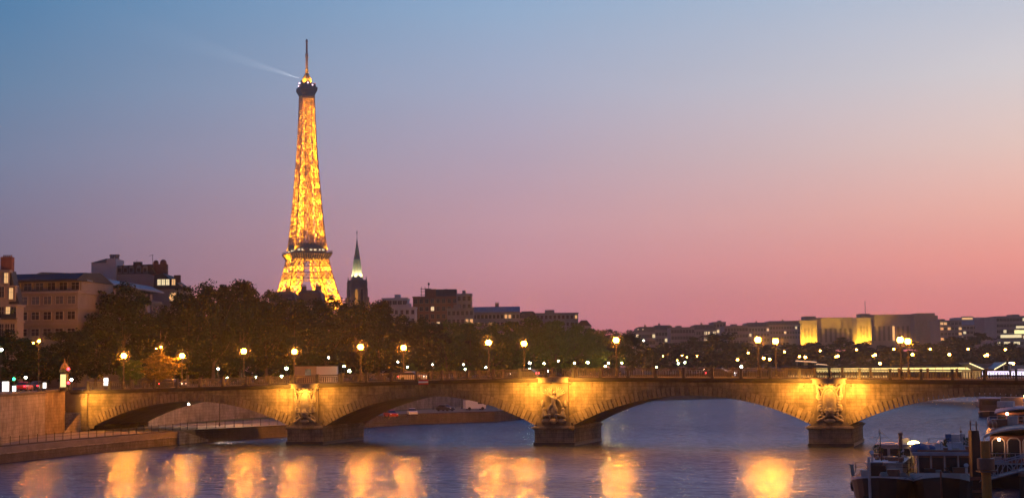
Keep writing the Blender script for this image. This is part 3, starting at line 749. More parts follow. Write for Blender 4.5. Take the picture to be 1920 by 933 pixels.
def poster_panel(px, y0, y1, Y, w, label):
    p = at(px, (y0+y1)/2, Y); h = (y1-y0)*Y/FPX
    r = thing('poster_panel', label, 'sign', (p.x, p.y, STREET), 0, 'lit poster panels at the bridge end'); zc = p.z-STREET
    b = MB(); b.box((0, 0, zc), (w+0.16, 0.22, h+0.16)); b.box((0, 0, (zc-h/2)/2), (0.2, 0.15, max(0.05, zc-h/2))); b.build('casing', M_DARKMETAL, r)
    b = MB(); b.box((0, -0.13, zc), (w, 0.04, h)); b.build('poster', M_PANEL, r)
poster_panel(11, 715, 733, 236, 1.0, 'largest glowing white poster panel on the left quay')
poster_panel(27, 723, 733, 239, 0.55, 'narrow white poster panel under the green signal')
poster_panel(84, 717, 727, 243, 0.5, 'small white poster panel just above the warm lit wall end')
poster_panel(199, 708, 722, 266, 0.75, 'white poster panel standing behind the railing at the bridge end')

def signal(px, py, Y, top, col, label):
    p = at(px, py, Y); r = thing('traffic_signal', label, 'traffic signal', (p.x, p.y, STREET), 0, 'traffic signals by the bridge end'); h = p.z-STREET
    b = MB(); b.lathe([(0.07, 0), (0.055, h+0.3)], n=7); b.build('post', M_DARKMETAL, r)
    b = MB(); b.box((0.0, -0.12, h-0.22 if top else h+0.22), (0.36, 0.26, 0.95)); b.build('signal_head', M_DARKMETAL, r)
    b = MB(); b.ball((0, -0.28, h), (0.22, 0.1, 0.22), 10, 7); b.build('lens', col, r)
    return r
signal(27, 710, 246, False, M_GREEN, 'traffic signal showing green by the left quay trees')
signal(129, 691, 241, True, M_RED, 'traffic signal showing red beside the advertising column')
sg2 = signal(129, 717, 240, True, M_RED, 'low red signal at the foot of the advertising column')
base, g_ = q_at(134, 711, 246); quay_lamp('quay_lamp', 'white lamp just right of the advertising column', base, g_, M_PALE, 0.22, False, GL, 'lamp')

# mooring bollards and ladders along the low quay
for k, tq in enumerate((-44, -34, -24, -14)):
    sE = np.interp(tq, [t for s, t in EDGE[:6]], [s for s, t in EDGE[:6]])
    b = MB(); b.lathe([(0.2, 0), (0.16, 0.15), (0.13, 0.4), (0.22, 0.48), (0.2, 0.58), (0.05, 0.62)], n=10)
    o = b.build('mooring_bollard', M_DARKMETAL, None); o.location = W(sE-0.7, tq, 1.27); tag(o, 'short dark mooring bollard on the pale quay ledge, %s from the left' % ordw(k), 'bollard', 'mooring bollards on the quay ledge')
# ---- cars
def car(label, paint, lights='tail', parked=False):
    r = thing('parked_car' if parked else 'car', label, 'car')
    L_, Wd = 4.2, 1.75
    prof = [(-2.1, 0.30), (-2.1, 0.78), (-1.95, 0.88), (-0.95, 0.95), (1.7, 0.95), (2.05, 0.88), (2.1, 0.35), (1.75, 0.25), (-1.75, 0.25)]
    b = MB()
    n = len(prof); ring = []
    for yy, k in ((-Wd/2, 0.96), (-Wd/2+0.12, 1.0), (Wd/2-0.12, 1.0), (Wd/2, 0.96)):
        ring.append([(x*k, yy, 0.25+(z-0.25)*(k if k < 1 else 1)) for x, z in prof])
    vs = [v for q in ring for v in q]; fs = [tuple(range(n)), tuple(range(4*n-1, 3*n-1, -1))]
    for k in range(3): fs += [(k*n+i, k*n+(i+1) % n, (k+1)*n+(i+1) % n, (k+1)*n+i) for i in range(n)]
    b.add(vs, fs)
    rf = [(-0.2, 1.42), (1.15, 1.42)]
    b.add([(-0.25, -0.62, 1.38), (1.2, -0.62, 1.38), (1.2, 0.62, 1.38), (-0.25, 0.62, 1.38), (-0.1, -0.5, 1.46), (1.05, -0.5, 1.46), (1.05, 0.5, 1.46), (-0.1, 0.5, 1.46)], [(0,3,2,1), (4,5,6,7), (0,1,5,4), (1,2,6,5), (2,3,7,6), (3,0,4,7)])
    b.build('body', paint, r)
    b = MB(); b.add([(-0.95, -0.80, 0.95), (1.75, -0.80, 0.95), (1.75, 0.80, 0.95), (-0.95, 0.80, 0.95), (-0.22, -0.61, 1.38), (1.18, -0.61, 1.38), (1.18, 0.61, 1.38), (-0.22, 0.61, 1.38)], [(0,3,2,1), (4,5,6,7), (0,1,5,4), (1,2,6,5), (2,3,7,6), (3,0,4,7)]); b.build('windows', M_WIN, r)
    for x in (-1.3, 1.3):
        for y in (-0.8, 0.8):
            b = MB(); b.tube((x, y-0.1, 0.32), (x, y+0.1, 0.32), 0.32, 0.32, 12); w = b.build('wheel', M_DARKMETAL, r)
    for y in (-0.65, 0.65):
        b = MB(); b.box((-2.08, y, 0.70), (0.10, 0.30, 0.14)); b.build('headlight', M_PANEL if lights == 'on' else MATS['sign white'], r)
        b = MB(); b.box((2.08, y, 0.75), (0.10, 0.26, 0.14)); b.build('taillight', M_RED if lights in ('on', 'tail') else MATS['sign red'], r)
    return r
P_RED = mat('red car paint', (0.35, 0.02, 0.02), 0.3, coat=0.5); P_WHITE = mat('white car paint', (0.72, 0.74, 0.78), 0.3, coat=0.5)
P_DARK = mat('dark car paint', (0.03, 0.032, 0.04), 0.3, coat=0.5); P_SILV = mat('silver car paint', (0.4, 0.4, 0.42), 0.3, coat=0.5)
def setcar(c, p, rz): c.location = p; c.rotation_euler = (0, 0, rz)
RIV = pi/2 - PHI                                        # along the river, nose towards the camera is RIV+pi... x axis points rearwards
def onzc(px, py, z): return onz(px, py, z)
setcar(car('white parked car on the landing stage under the second arch', P_WHITE, 'off', True), onzc(773, 778, 2.13), RIV+0.5)
setcar(car('red parked car on the landing stage left of the white car', P_RED, 'off', True), onzc(733, 782, 2.13), RIV+0.7)
setcar(car('dark parked car near the far end of the landing stage', P_DARK, 'off', True), onzc(835, 770, 2.13), RIV+1.2)
for i, (px, Y, pm_, lab) in enumerate([(45, 243, P_RED, 'red car with glowing tail lights waiting on the left quay road'), (70, 252, P_DARK, 'dark car behind the red one on the left quay road'), (8, 240, P_DARK, 'dark car behind the largest poster panel')]):
    p = at(px, 728, Y); setcar(car(lab, pm_, 'tail'), (p.x, p.y, STREET+0.008), RIV+pi+0.35)
for i, (s, t, rz, pm_, lab) in enumerate([(-66, 4.6, pi, P_DARK, 'dark car crossing the bridge above the leftmost arch'), (-24, 4.6, pi, P_SILV, 'silver car crossing the bridge above the second arch'), (-8, 11.5, 0, P_DARK, 'dark car crossing the bridge near the middle pier'), (24, 4.6, pi, P_DARK, 'dark car crossing the bridge above the third arch')]):
    setcar(car(lab, pm_, 'on'), W(s, t, ztop(s)-0.02), -PHI+rz)
# white van by the end of the landing stage
p = onzc(890, 768, 2.13); vn = thing('parked_van', 'pale blue-white van at the far end of the landing stage', 'van', p, RIV+2.2)
b = MB(); b.prism([(-2.4, 0.35), (-2.4, 1.1), (-1.7, 1.35), (-1.1, 2.2), (2.4, 2.25), (2.4, 0.35)], -0.95, 0.95); b.build('body', P_WHITE, vn)
b = MB(); b.prism([(-1.62, 1.38), (-1.15, 2.05), (-0.5, 2.05), (-0.5, 1.38)], -0.96, 0.96); b.build('windows', M_WIN, vn)
for x in (-1.6, 1.5):
    for y in (-0.85, 0.85):
        b = MB(); b.tube((x, y-0.12, 0.36), (x, y+0.12, 0.36), 0.36, 0.36, 12); b.build('wheel', M_DARKMETAL, vn)

# work cabin behind the far railing
p = W(-37.2, 26.0, 0); 
pl, pr = ont(551, 700, 17.9), ont(632, 700, 17.9)
cb_ = thing('work_cabin', 'flat-roofed tan and white work cabin behind the railing over the left pier', 'cabin', at(551, 700, 322).xy.to_3d()+Vector((0, 0, STREET)), 0)
wd_ = at(632, 700, 322).x-at(551, 700, 322).x
b = MB(); b.box((wd_*0.26, 1.2, 1.8), (wd_*0.52, 2.4, 3.6)); b.build('tan_half', mat('tan cladding', (0.26, 0.20, 0.13), 0.8, (0.32, 0.25, 0.17), 1.5), cb_)
b = MB(); b.box((wd_*0.76, 1.2, 1.78), (wd_*0.47, 2.4, 3.55))
for i in range(16): b.box((wd_*(0.54+0.029*i), -0.02, 1.8), (0.05, 0.04, 3.2))
b.build('shutter', mat('white cladding', (0.5, 0.46, 0.46), 0.7), cb_)
b = MB(); b.box((wd_*0.5, 1.2, 3.68), (wd_+0.3, 2.8, 0.14)); b.build('roof', M_CORN, cb_)
b = MB(); b.box((wd_*0.33, -0.02, 2.3), (1.3, 0.06, 1.5)); b.build('window', M_WIN, cb_)

# ================================================================== BOATS
def hull_mesh(L_, B, zb, zm, zs, bow=0.16, stern=0.06, band=0.45, flare=0.12, n=30):
    """bow towards -y; rows from keel to rail"""
    mb = MB(); rows = 6
    for i in range(n+1):
        u = i/n; u = u*u*(3-2*u)*0.5+u*0.5
        if u < bow: k = sqrt(max(0.0, 1-(1-u/bow)**2))
        elif u > 1-stern: k = sqrt(max(0.0, 1-((u-1+stern)/stern)**2*0.75))
        else: k = 1.0
        zt = zm + (zb-zm)*max(0, 1-u/0.28)**2 + (zs-zm)*max(0, (u-0.75)/0.25)**2
        hb = B/2*k
        y = L_*u
        prof = [(0.0, -0.9), (hb*0.82, -0.85), (hb*(1-flare), -0.2), (hb*(1-flare*0.5), zt*0.45), (hb, zt-band*(0.3+0.7*min(1.0, u/bow*0.9))), (hb*1.0, zt)]
        for x, z in prof: mb.v.append((x, y - (flare*2.5*(z/zb) if u < bow else 0)*(1-u/bow if u < bow else 0), z))
        for x, z in prof: mb.v.append((-x, y - (flare*2.5*(z/zb) if u < bow else 0)*(1-u/bow if u < bow else 0), z))
    for i in range(n):
        a = i*12; c = (i+1)*12
        for sd in (0, 6):
            for j in range(5): mb.f.append((a+sd+j, a+sd+j+1, c+sd+j+1, c+sd+j)); mb.m.append(1 if j == 4 else 0)
        mb.f.append((a+5, a+11, c+11, c+5)); mb.m.append(2)      # deck
    return mb
M_HULL = mat('black hull paint', (0.012, 0.011, 0.011), 0.45, (0.03, 0.025, 0.022), 1.2)
M_STRAKE = mat('grey white hull paint', (0.72, 0.69, 0.68), 0.5, (0.52, 0.48, 0.47), 0.8)
M_BOWW = mat('pale green white paint', (0.74, 0.71, 0.64), 0.5, (0.55, 0.51, 0.46), 0.6)
M_DECK = mat('boat deck', (0.12, 0.08, 0.06), 0.8, (0.18, 0.12, 0.09), 1.0)
M_WOOD = mat('varnished brown wood', (0.20, 0.08, 0.05), 0.45, (0.28, 0.12, 0.07), 2.0)
M_CABW = mat('off white cabin paint', (0.72, 0.64, 0.58), 0.5, (0.48, 0.41, 0.37), 1.2)
M_LAV = mat('grey lilac roof paint', (0.46, 0.40, 0.44), 0.6, (0.32, 0.28, 0.31), 1.1)
M_BLUE = mat('blue tarpaulin', (0.05, 0.12, 0.24), 0.7, (0.08, 0.16, 0.30), 1.5, 0.4)
M_ROPE = mat('pale rope', (0.4, 0.36, 0.3), 0.9)
def rail_loop(mb, pts, h, step=1.2, r=0.025):
    for dz in (h, h*0.55): mb.path([(x, y, z+dz) for x, y, z in pts], r, 5)
    for a, b2 in zip(pts, pts[1:]):
        ln = (Vector(b2)-Vector(a)).length; k = max(1, int(ln/step))
        for i in range(k): q = Vector(a).lerp(Vector(b2), i/k); mb.tube(q, q+Vector((0, 0, h)), r, r, 5)
def win_box(parent, c, d, m=None, rz=0): 
    b = MB(); b.box(c, d, rz); return b.build('window', m or M_WIN, parent)

# barge with the plain black hull
b1p = onz(1645, 941, 0)
b1 = thing('river_barge', 'moored barge with black hull, pale rail strake and small wheelhouse, nearest the bridge', 'barge', (b1p.x, b1p.y-0.8, 0), -PHI, 'river barges moored side by side')
hull = hull_mesh(36, 5.3, 2.2, 1.65, 2.1, bow=0.13, band=0.42).build('hull', [M_HULL, M_STRAKE, M_DECK], b1, smooth=False)
b = MB(); b.box((0, 10.5, 2.35), (3.0, 9.0, 1.0)); b.box((0, 10.5, 2.88), (3.3, 9.4, 0.1)); b.build('coach_roof', M_CABW, b1)
wh = MB(); wh.box((0.2, 16.5, 2.95), (3.2, 3.6, 1.9), taper=0.94); whb = wh.build('wheelhouse', M_CABW, b1)
wh = MB(); wh.box((0.2, 16.5, 3.95), (3.5, 4.0, 0.14)); wh.build('roof', M_LAV, whb)
for x in (-0.8, 0.2, 1.2): win_box(whb, (x, 14.72, 3.3), (0.75, 0.08, 0.65))
b = MB(); b.box((-0.6, 5.4, 2.2), (1.5, 0.9, 1.0)); b.tube((-1.1, 5.4, 2.75), (-0.1, 5.4, 2.75), 0.22, 0.22, 8); b.build('anchor_winch', M_DARKMETAL, b1)
b = MB(); b.lathe([(0.16, 1.6), (0.16, 5.0), (0.22, 5.0), (0.22, 5.15), (0.1, 5.2)], (1.0, 11.5, 0), 10); b.build('funnel', M_WOOD, b1)
b = MB(); b.tube((-0.75, 0.4, 0.2), (-0.75, -0.2, 3.7), 0.13, 0.11, 8); b.build('bow_post', M_CABW, b1)
b = MB(); b.tube((-0.4, 8.0, 2.9), (-0.5, 8.0, 5.6), 0.05, 0.03, 6); b.tube((-1.1, 8.0, 4.9), (0.2, 8.0, 4.9), 0.025, 0.025, 5); b.build('mast', M_DARKMETAL, b1)
b = MB(); rail_loop(b, [(-2.4, 5.5, 2.05), (-2.1, 2.6, 2.25), (-1.3, 1.2, 2.4)], 0.85); rail_loop(b, [(2.4, 5.5, 2.05), (2.1, 2.6, 2.25), (1.3, 1.2, 2.4)], 0.85); b.build('guard_rail', M_DARKMETAL, b1)
b = MB(); b.tube((-2.45, 4.0, 1.9), (-2.55, 4.0, 2.75), 0.16, 0.14, 8); b.tube((-2.55, 4.0, 2.75), (-2.55, 4.0, 2.85), 0.2, 0.2, 8); b.build('bollard', M_ROPE, b1)
b = MB(); b.ball((1.9, 15.0, 4.05), (0.55, 0.5, 0.28), 10, 7); b.build('deck_lamp', emit('yellow deck light', (1.0, 0.66, 0.2), 16.0), b1)
b = MB()
for i in range(5): b.ball((-0.9+0.42*i, 9.5+0.3*(i % 2), 3.05), (0.22, 0.3, 0.22), 7, 5)
b.build('deck_gear', M_WOOD, b1)

# barge with the pale bow and long glazed saloon
b2p = onz(1761, 941, 0)
b2 = thing('river_barge', 'moored barge with pale painted bow and long brown glazed deckhouse', 'barge', (b2p.x, b2p.y-0.8, 0), -PHI, 'river barges moored side by side')
hull_mesh(38, 5.5, 2.45, 1.9, 2.2, bow=0.12, band=1.15, flare=0.10).build('hull', [M_HULL, M_BOWW, M_DECK], b2)
b = MB(); b.tube((0, -0.05, 0.3), (0, -0.42, 2.6), 0.09, 0.07, 6); b.build('stem', M_WOOD, b2)
sal = MB(); sal.box((0.1, 12.5, 2.6), (4.5, 15.0, 1.9)); sl_ = sal.build('saloon', M_WOOD, b2)
sal = MB(); sal.box((0.1, 12.3, 3.68), (5.2, 15.9, 0.24)); sal.build('roof', M_LAV, sl_)
for x in (-1.55, -0.45, 0.65, 1.75): win_box(sl_, (x, 4.97, 2.75), (0.85, 0.08, 1.2))
for x in (-2.05, -1.0, 0.1, 1.2, 2.25):
    b = MB(); b.box((x, 4.93, 2.65), (0.12, 0.14, 1.75)); b.build('mullion', M_CABW, sl_)
for y in (6.5, 9.0, 11.5, 14.0): win_box(sl_, (-2.17, y, 2.8), (0.08, 1.6, 0.9))
b = MB(); b.ball((-2.0, 6.5, 4.0), (0.85, 1.2, 0.5), 12, 7); b.ball((-1.3, 7.6, 4.0), (0.6, 0.8, 0.35), 10, 6); b.build('tarpaulin', M_BLUE, b2, smooth=True)
b = MB(); b.box((0.6, 13.0, 4.05), (3.4, 6.0, 0.5), taper=0.85); b.box((0.5, 13.0, 4.6), (1.2, 1.6, 0.75)); b.box((1.9, 11.5, 4.4), (0.9, 1.0, 0.4)); b.build('upper_deck', M_CABW, b2)
b = MB(); rail_loop(b, [(-1.4, 10, 3.8), (2.5, 10, 3.8), (2.5, 18, 3.8)], 0.9, 0.9); b.build('guard_rail', M_ROPE, b2)
for k, (x, y) in enumerate(((0.2, 11.2), (1.4, 11.0), (2.1, 12.8))):
    b = MB(); b.box((x, y, 4.45), (0.5, 0.5, 0.06)); b.box((x, y+0.25, 4.75), (0.5, 0.06, 0.6)); b.tube((x, y, 3.8), (x, y, 4.45), 0.05, 0.05, 5); b.build('deck_chair', M_BLUE if k != 1 else M_CABW, b2)
b = MB(); b.tube((1.3, 10.5, 3.8), (1.3, 10.5, 5.8), 0.03, 0.02, 5); b.ball((1.3, 10.5, 5.3), 0.1, 6, 4); b.build('mast', M_DARKMETAL, b2)
b = MB(); b.lathe([(0.28, 2.2), (0.28, 2.4), (0.12, 2.5), (0.2, 2.7)], (0.4, 2.0, 0), 8); b.box((-1.0, 2.6, 2.35), (0.9, 0.6, 0.5)); b.build('capstan', M_DARKMETAL, b2)
# life ring hanging on the first barge wheelhouse
b = MB()
for i in range(14): b.tube((1.1+0.36*cos(2*pi*i/14), 12.6, 2.75+0.36*sin(2*pi*i/14)), (1.1+0.36*cos(2*pi*(i+1)/14), 12.6, 2.75+0.36*sin(2*pi*(i+1)/14)), 0.09, 0.09, 6)
b.build('life_ring', M_CABW, b1)

# deck clutter, fenders, portholes and lines of the two barges
def fender(root, x, y, z):
    b = MB()
    for i in range(10): b.tube((x+0.03*cos(i), y+0.34*cos(2*pi*i/10), z+0.34*sin(2*pi*i/10)), (x+0.03*cos(i), y+0.34*cos(2*pi*(i+1)/10), z+0.34*sin(2*pi*(i+1)/10)), 0.11, 0.11, 6)
    b.tube((x, y, z+0.35), (x+(0.1 if x < 0 else -0.1), y, z+0.95), 0.02, 0.02, 4); b.build('tyre_fender', M_DARKMETAL, root)
def porthole(root, x, y, z):
    b = MB(); sg = -1 if x < 0 else 1
    b.tube((x, y, z), (x+sg*0.06, y, z), 0.2, 0.2, 12); b.build('porthole', M_FRAME, root)
    b = MB(); b.tube((x+sg*0.05, y, z), (x+sg*0.08, y, z), 0.14, 0.14, 12); b.build('porthole_glass', M_WIN, root)
rk = random.Random(21)
def deck_box(root, x, y, z, w, d, h, m): b = MB(); b.box((x, y, z+h/2), (w, d, h), rk.uniform(-.2, .2)); b.box((x, y, z+h+0.03), (w+0.08, d+0.08, 0.06)); b.build('deck_box', m, root)
def vent(root, x, y, z): b = MB(); b.tube((x, y, z), (x, y, z+0.7), 0.11, 0.11, 8); b.tube((x, y, z+0.62), (x, y-0.3, z+0.8), 0.13, 0.2, 8); b.build('ventilator', M_CABW, root)
def coil(root, x, y, z):
    b = MB()
    for k in range(3):
        for i in range(10): b.tube((x+(0.34-.05*k)*cos(2*pi*i/10), y+(0.34-.05*k)*sin(2*pi*i/10), z+0.05+0.09*k), (x+(0.34-.05*k)*cos(2*pi*(i+1)/10), y+(0.34-.05*k)*sin(2*pi*(i+1)/10), z+0.05+0.09*k), 0.05, 0.05, 5)
    b.build('rope_coil', M_ROPE, root)
def plant(root, x, y, z):
    b = MB(); b.lathe([(0.16, 0), (0.22, 0.35)], (x, y, z), 8); b.build('flower_pot', M_WOOD, root)
    b = MB()
    for i in range(26):
        p0 = Vector((x, y, z+0.35)); w = rk.uniform(0, 6.28); q = p0+Vector((0.32*cos(w)*rk.random(), 0.32*sin(w)*rk.random(), rk.uniform(0.1, 0.75))); b.ball(q, (0.09, 0.09, 0.06), 5, 3)
    b.build('pot_plant', MATS['grass'], root)
for y in (6, 12, 18, 24): fender(b1, -2.75, y, 0.9)
for y in (9, 11, 13): porthole(b1, -1.52, y, 2.45)
deck_box(b1, 0.9, 3.6, 1.95, 0.9, 0.7, 0.5, M_WOOD); deck_box(b1, -1.6, 4.9, 1.85, 0.6, 0.8, 0.45, M_CABW); coil(b1, 0.2, 2.4, 2.05); coil(b1, 1.6, 5.0, 1.85)
deck_box(b1, 0.8, 8.2, 2.93, 1.3, 1.0, 0.28, M_WOOD); vent(b1, -1.1, 7.0, 2.93); vent(b1, 1.2, 10.2, 2.93); plant(b1, 1.3, 6.6, 2.93); plant(b1, -1.3, 12.6, 2.93); plant(b1, -0.9, 12.9, 2.93)
deck_box(b1, 0.9, 17.0, 4.02, 0.9, 0.9, 0.35, M_CABW)
b = MB(); b.path([(-0.75, 0.1, 3.5), (-0.5, 8.0, 5.4)], 0.015, 4); b.path([(-0.5, 8.0, 5.5), (0.3, 14.8, 4.0)], 0.015, 4); b.build('stay_wire', M_ROPE, b1)
b = MB(); b.path([(1.9, 0.9, 2.3), (2.6, 0.3, 1.9), (3.4, 0.2, 2.2)], 0.035, 5); b.build('mooring_rope', M_ROPE, b1)
b = MB(); b.tube((-0.9, 1.1, 1.2), (-0.95, 0.75, 1.2), 0.14, 0.14, 8); b.tube((-0.95, 0.6, 1.15), (-0.95, 0.55, 0.5), 0.06, 0.06, 6); b.box((-0.95, 0.5, 0.45), (0.7, 0.12, 0.18)); b.build('anchor', M_DARKMETAL, b1)
for y in (4, 9, 14): fender(b2, 2.85, y, 1.0)
deck_box(b2, 1.3, 3.4, 2.15, 1.0, 0.7, 0.45, M_WOOD); coil(b2, -0.4, 3.6, 2.15); vent(b2, 1.9, 2.8, 2.1)
deck_box(b2, -1.6, 10.5, 3.82, 1.0, 1.6, 0.3, M_CABW); deck_box(b2, -1.9, 14.0, 3.82, 0.8, 2.0, 0.25, M_WOOD); vent(b2, 2.3, 6.2, 3.82); plant(b2, 1.9, 7.6, 3.82); plant(b2, 2.3, 9.0, 3.82); plant(b2, 0.2, 5.2, 3.82); coil(b2, 1.0, 6.4, 3.82)
b = MB(); b.box((0.2, 5.3, 3.9), (4.6, 0.25, 0.18)); b.build('gutter', M_WOOD, b2)
b = MB(); b.path([(-2.0, 0.8, 2.35), (-2.9, 0.4, 1.9), (-3.6, 0.6, 2.0)], 0.035, 5); b.path([(1.9, 0.7, 2.4), (2.8, -0.6, 1.6), (3.3, -2.4, 2.2)], 0.035, 5); b.build('mooring_rope', M_ROPE, b2)
b = MB()
for i in range(12): b.tube((2.35+0.0*i, 4.9+0.36*cos(2*pi*i/12), 2.9+0.36*sin(2*pi*i/12)), (2.35, 4.9+0.36*cos(2*pi*(i+1)/12), 2.9+0.36*sin(2*pi*(i+1)/12)), 0.08, 0.08, 5)
b.build('life_ring', MATS['sign red'], b2)

# restaurant boat at the right
b3p = onz(1925, 917, 0)
b3 = thing('restaurant_boat', 'large multi-deck restaurant boat with rounded white-edged canopy at the right', 'boat', (b3p.x, b3p.y, 0), -PHI)
hull_mesh(44, 7.2, 2.3, 2.0, 2.2, bow=0.08, band=0.3, flare=0.05).build('hull', [M_HULL, M_STRAKE, M_DECK], b3)
b = MB(); b.box((0.1, 15, 3.3), (6.2, 24, 2.5)); s3 = b.build('saloon', M_WOOD, b3)
for x in (-2.3, -0.95, 0.4, 1.75):
    win_box(s3, (x, 2.96, 3.4), (0.95, 0.1, 1.7))
    b = MB(); b.path([(x-0.55, 2.9, 2.5), (x-0.55, 2.9, 4.1), (x-0.3, 2.9, 4.4), (x+0.3, 2.9, 4.4), (x+0.55, 2.9, 4.1), (x+0.55, 2.9, 2.5)], 0.06, 5); b.build('window_arch', M_CABW, s3)
for y in (5, 8, 11, 14, 17, 20): win_box(s3, (-3.03, y, 3.4), (0.08, 1.9, 1.4))
b = MB()
arc = [(-3.5+7.0*i/16, 4.55+0.75*sin(pi*i/16)**0.7) for i in range(17)]
b.prism(arc + [(x, z-0.14) for x, z in arc[::-1]], 1.8, 27.5); b.build('canopy', M_WOOD, b3)
b = MB(); b.path([(x, 1.8, z) for x, z in arc], 0.10, 6); b.path([(-3.5, 1.8, 4.55), (-3.5, 1.8, 2.2)], 0.06, 6); b.path([(3.5, 1.8, 4.55), (3.5, 1.8, 2.2)], 0.06, 6); b.build('canopy_trim', M_CABW, b3)
b = MB(); b.box((0.2, 22, 5.6), (5.4, 12, 1.4)); s4 = b.build('upper_saloon', M_WOOD, b3)
for x in (-2.0, -1.0, 0.0, 1.0, 2.0): win_box(s4, (x, 15.96, 5.75), (0.75, 0.1, 0.7))
b = MB(); a2 = [(-2.9+5.8*i/12+0.2, 6.3+0.45*sin(pi*i/12)) for i in range(13)]; b.prism(a2+[(x, z-0.12) for x, z in a2[::-1]], 15.4, 28.5); b.build('upper_roof', M_LAV, b3)
b = MB(); b.box((0.3, 27.5, 7.1), (4.9, 3.0, 0.95)); b.box((0.3, 27.5, 6.5), (4.4, 2.6, 0.6), mi=1); s5 = b.build('bridge_house', [mat('tan panel', (0.45, 0.27, 0.15), 0.6, (0.38, 0.22, 0.12), 1.5), M_WOOD], b3)
for x in (-1.3, 0.3, 1.9): win_box(s5, (x, 26.15, 6.52), (0.8, 0.1, 0.35), M_CABW)
b = MB(); rail_loop(b, [(-3.3, 9, 5.0), (-3.3, 15, 5.0)], 0.9, 0.9); rail_loop(b, [(-3.2, 14.5, 5.2), (3.2, 14.5, 5.2)], 0.8, 0.8); rail_loop(b, [(-3.4, 1.2, 2.2), (3.4, 1.2, 2.2)], 0.9, 0.8); b.build('guard_rail', M_CABW, b3)
b = MB()
for i in range(6): b.ball((-3.0+0.35*(i % 2), 9.5+0.8*i, 5.35), (0.25, 0.3, 0.35), 7, 5)
b.build('planters', M_WOOD, b3)
for x in (-2.6, -1.4, 1.2, 2.5): plant(b3, x, 2.3, 2.05)
for k, (x, y) in enumerate(((-2.4, 1.7), (0.8, 1.8), (2.2, 1.6))): deck_box(b3, x, y+0.3, 2.0, 0.7, 0.6, 0.7, M_WOOD if k else M_CABW)
deck_box(b3, -2.2, 12.6, 5.0, 1.4, 0.9, 0.7, M_WOOD); deck_box(b3, -1.0, 13.4, 5.1, 1.0, 0.9, 0.9, M_CABW); vent(b3, 0.6, 12.8, 5.2); vent(b3, 2.2, 12.4, 5.1)
deck_box(b3, -1.6, 20.0, 6.75, 1.6, 1.2, 0.5, M_CABW); deck_box(b3, 1.6, 21.0, 6.75, 1.2, 1.2, 0.45, M_WOOD); vent(b3, 0.2, 18.6, 6.75)
for y in (5, 10, 15): fender(b3, -3.7, y, 1.1)
b = MB(); b.tube((0.3, 27.5, 7.6), (0.3, 27.5, 9.0), 0.06, 0.04, 6); b.tube((-0.4, 27.5, 8.4), (1.0, 27.5, 8.4), 0.03, 0.03, 5); b.build('mast', M_DARKMETAL, b3)
for x, y, z in ((-2.2, 2.3, 4.3), (1.6, 2.3, 4.3), (-1.5, 15.5, 6.2), (1.8, 15.5, 6.2), (0.3, 25.8, 7.7)):
    b = MB(); b.ball((x, y, z), 0.12, 8, 6); b.build('canopy_lamp', emit('canopy lamp glow', (1.0, 0.48, 0.2), 70.0), b3)
# far boat beyond the fourth arch
p = onz(1855, 781, 0); b4 = thing('moored_boat', 'grey flat-topped boat moored beyond the right arch', 'boat', (p.x, p.y, 0), -PHI)
hull_mesh(24, 4.6, 1.3, 1.1, 1.2, bow=0.10, band=0.5).build('hull', [M_HULL, M_CABW, M_DECK], b4)
b = MB(); b.box((0.1, 10.5, 2.4), (4.2, 17, 2.6)); c4 = b.build('cabin', mat('grey blue cabin paint', (0.05, 0.05, 0.06), 0.7), b4)
win_box(c4, (0.1, 1.96, 2.9), (3.0, 0.1, 0.8)); b = MB(); b.box((0.1, 10.5, 3.78), (4.5, 17.6, 0.14)); b.build('roof', M_LAV, c4)

# mooring piles and gangway
p = onz(1847, 960, 0); 
P0 = at(1847, 826, 119.0); mp_ = thing('mooring_pile', 'rust orange steel mooring pile with dark collar between the boats', 'pile', (P0.x, P0.y, 0))
b = MB(); b.lathe([(0.37, -2), (0.37, P0.z)], n=16); b.build('shaft', mat('lamp-brightened orange paint', (0.72, 0.24, 0.025), 0.6, (0.55, 0.17, 0.02), 1.2, 0.3), mp_)  # orange paint brightened to stand for warm lamp light on it
b = MB(); zc_ = P0.z-1.75; b.lathe([(0.5, zc_-0.45), (0.66, zc_-0.4), (0.66, zc_+0.4), (0.5, zc_+0.45)], n=16); b.box((0, -0.1, zc_-0.55), (1.3, 1.2, 0.12)); b.build('collar', M_WOOD, mp_)
P1 = at(1828, 806, 123.0); dp = thing('mooring_dolphin', 'dark tapered steel dolphin standing beside the rust orange pile', 'pile', (P1.x, P1.y, 0))
b = MB(); b.prism([(-0.42, -2), (0.55, -2), (0.55, 2.6), (0.18, P1.z), (-0.42, P1.z)], -0.4, 0.4); b.build('shaft', M_HULL, dp)
b = MB(); b.tube((-0.35, 0, P1.z), (-0.35, 0, P1.z+0.75), 0.05, 0.05, 6); b.tube((0.12, 0, P1.z), (0.12, 0, P1.z+0.7), 0.05, 0.05, 6); b.tube((-0.45, 0, P1.z+0.45), (0.3, 0, P1.z+0.45), 0.03, 0.03, 5); b.build('top_rail', M_WOOD, dp)
b = MB(); b.box((0.1, -0.42, 2.1), (1.5, 0.2, 0.25)); b.box((0.1, -0.42, 1.1), (1.2, 0.16, 0.2)); b.build('bracket', M_WOOD, dp)
gw = thing('gangway', 'pale lattice gangway sloping up right from the rust orange pile', 'gangway', (P0.x+0.3, P0.y+1.0, 0))
b = MB(); A0, A1 = Vector((0.3, 0.5, 2.15)), Vector((5.2, 1.5, 3.2))
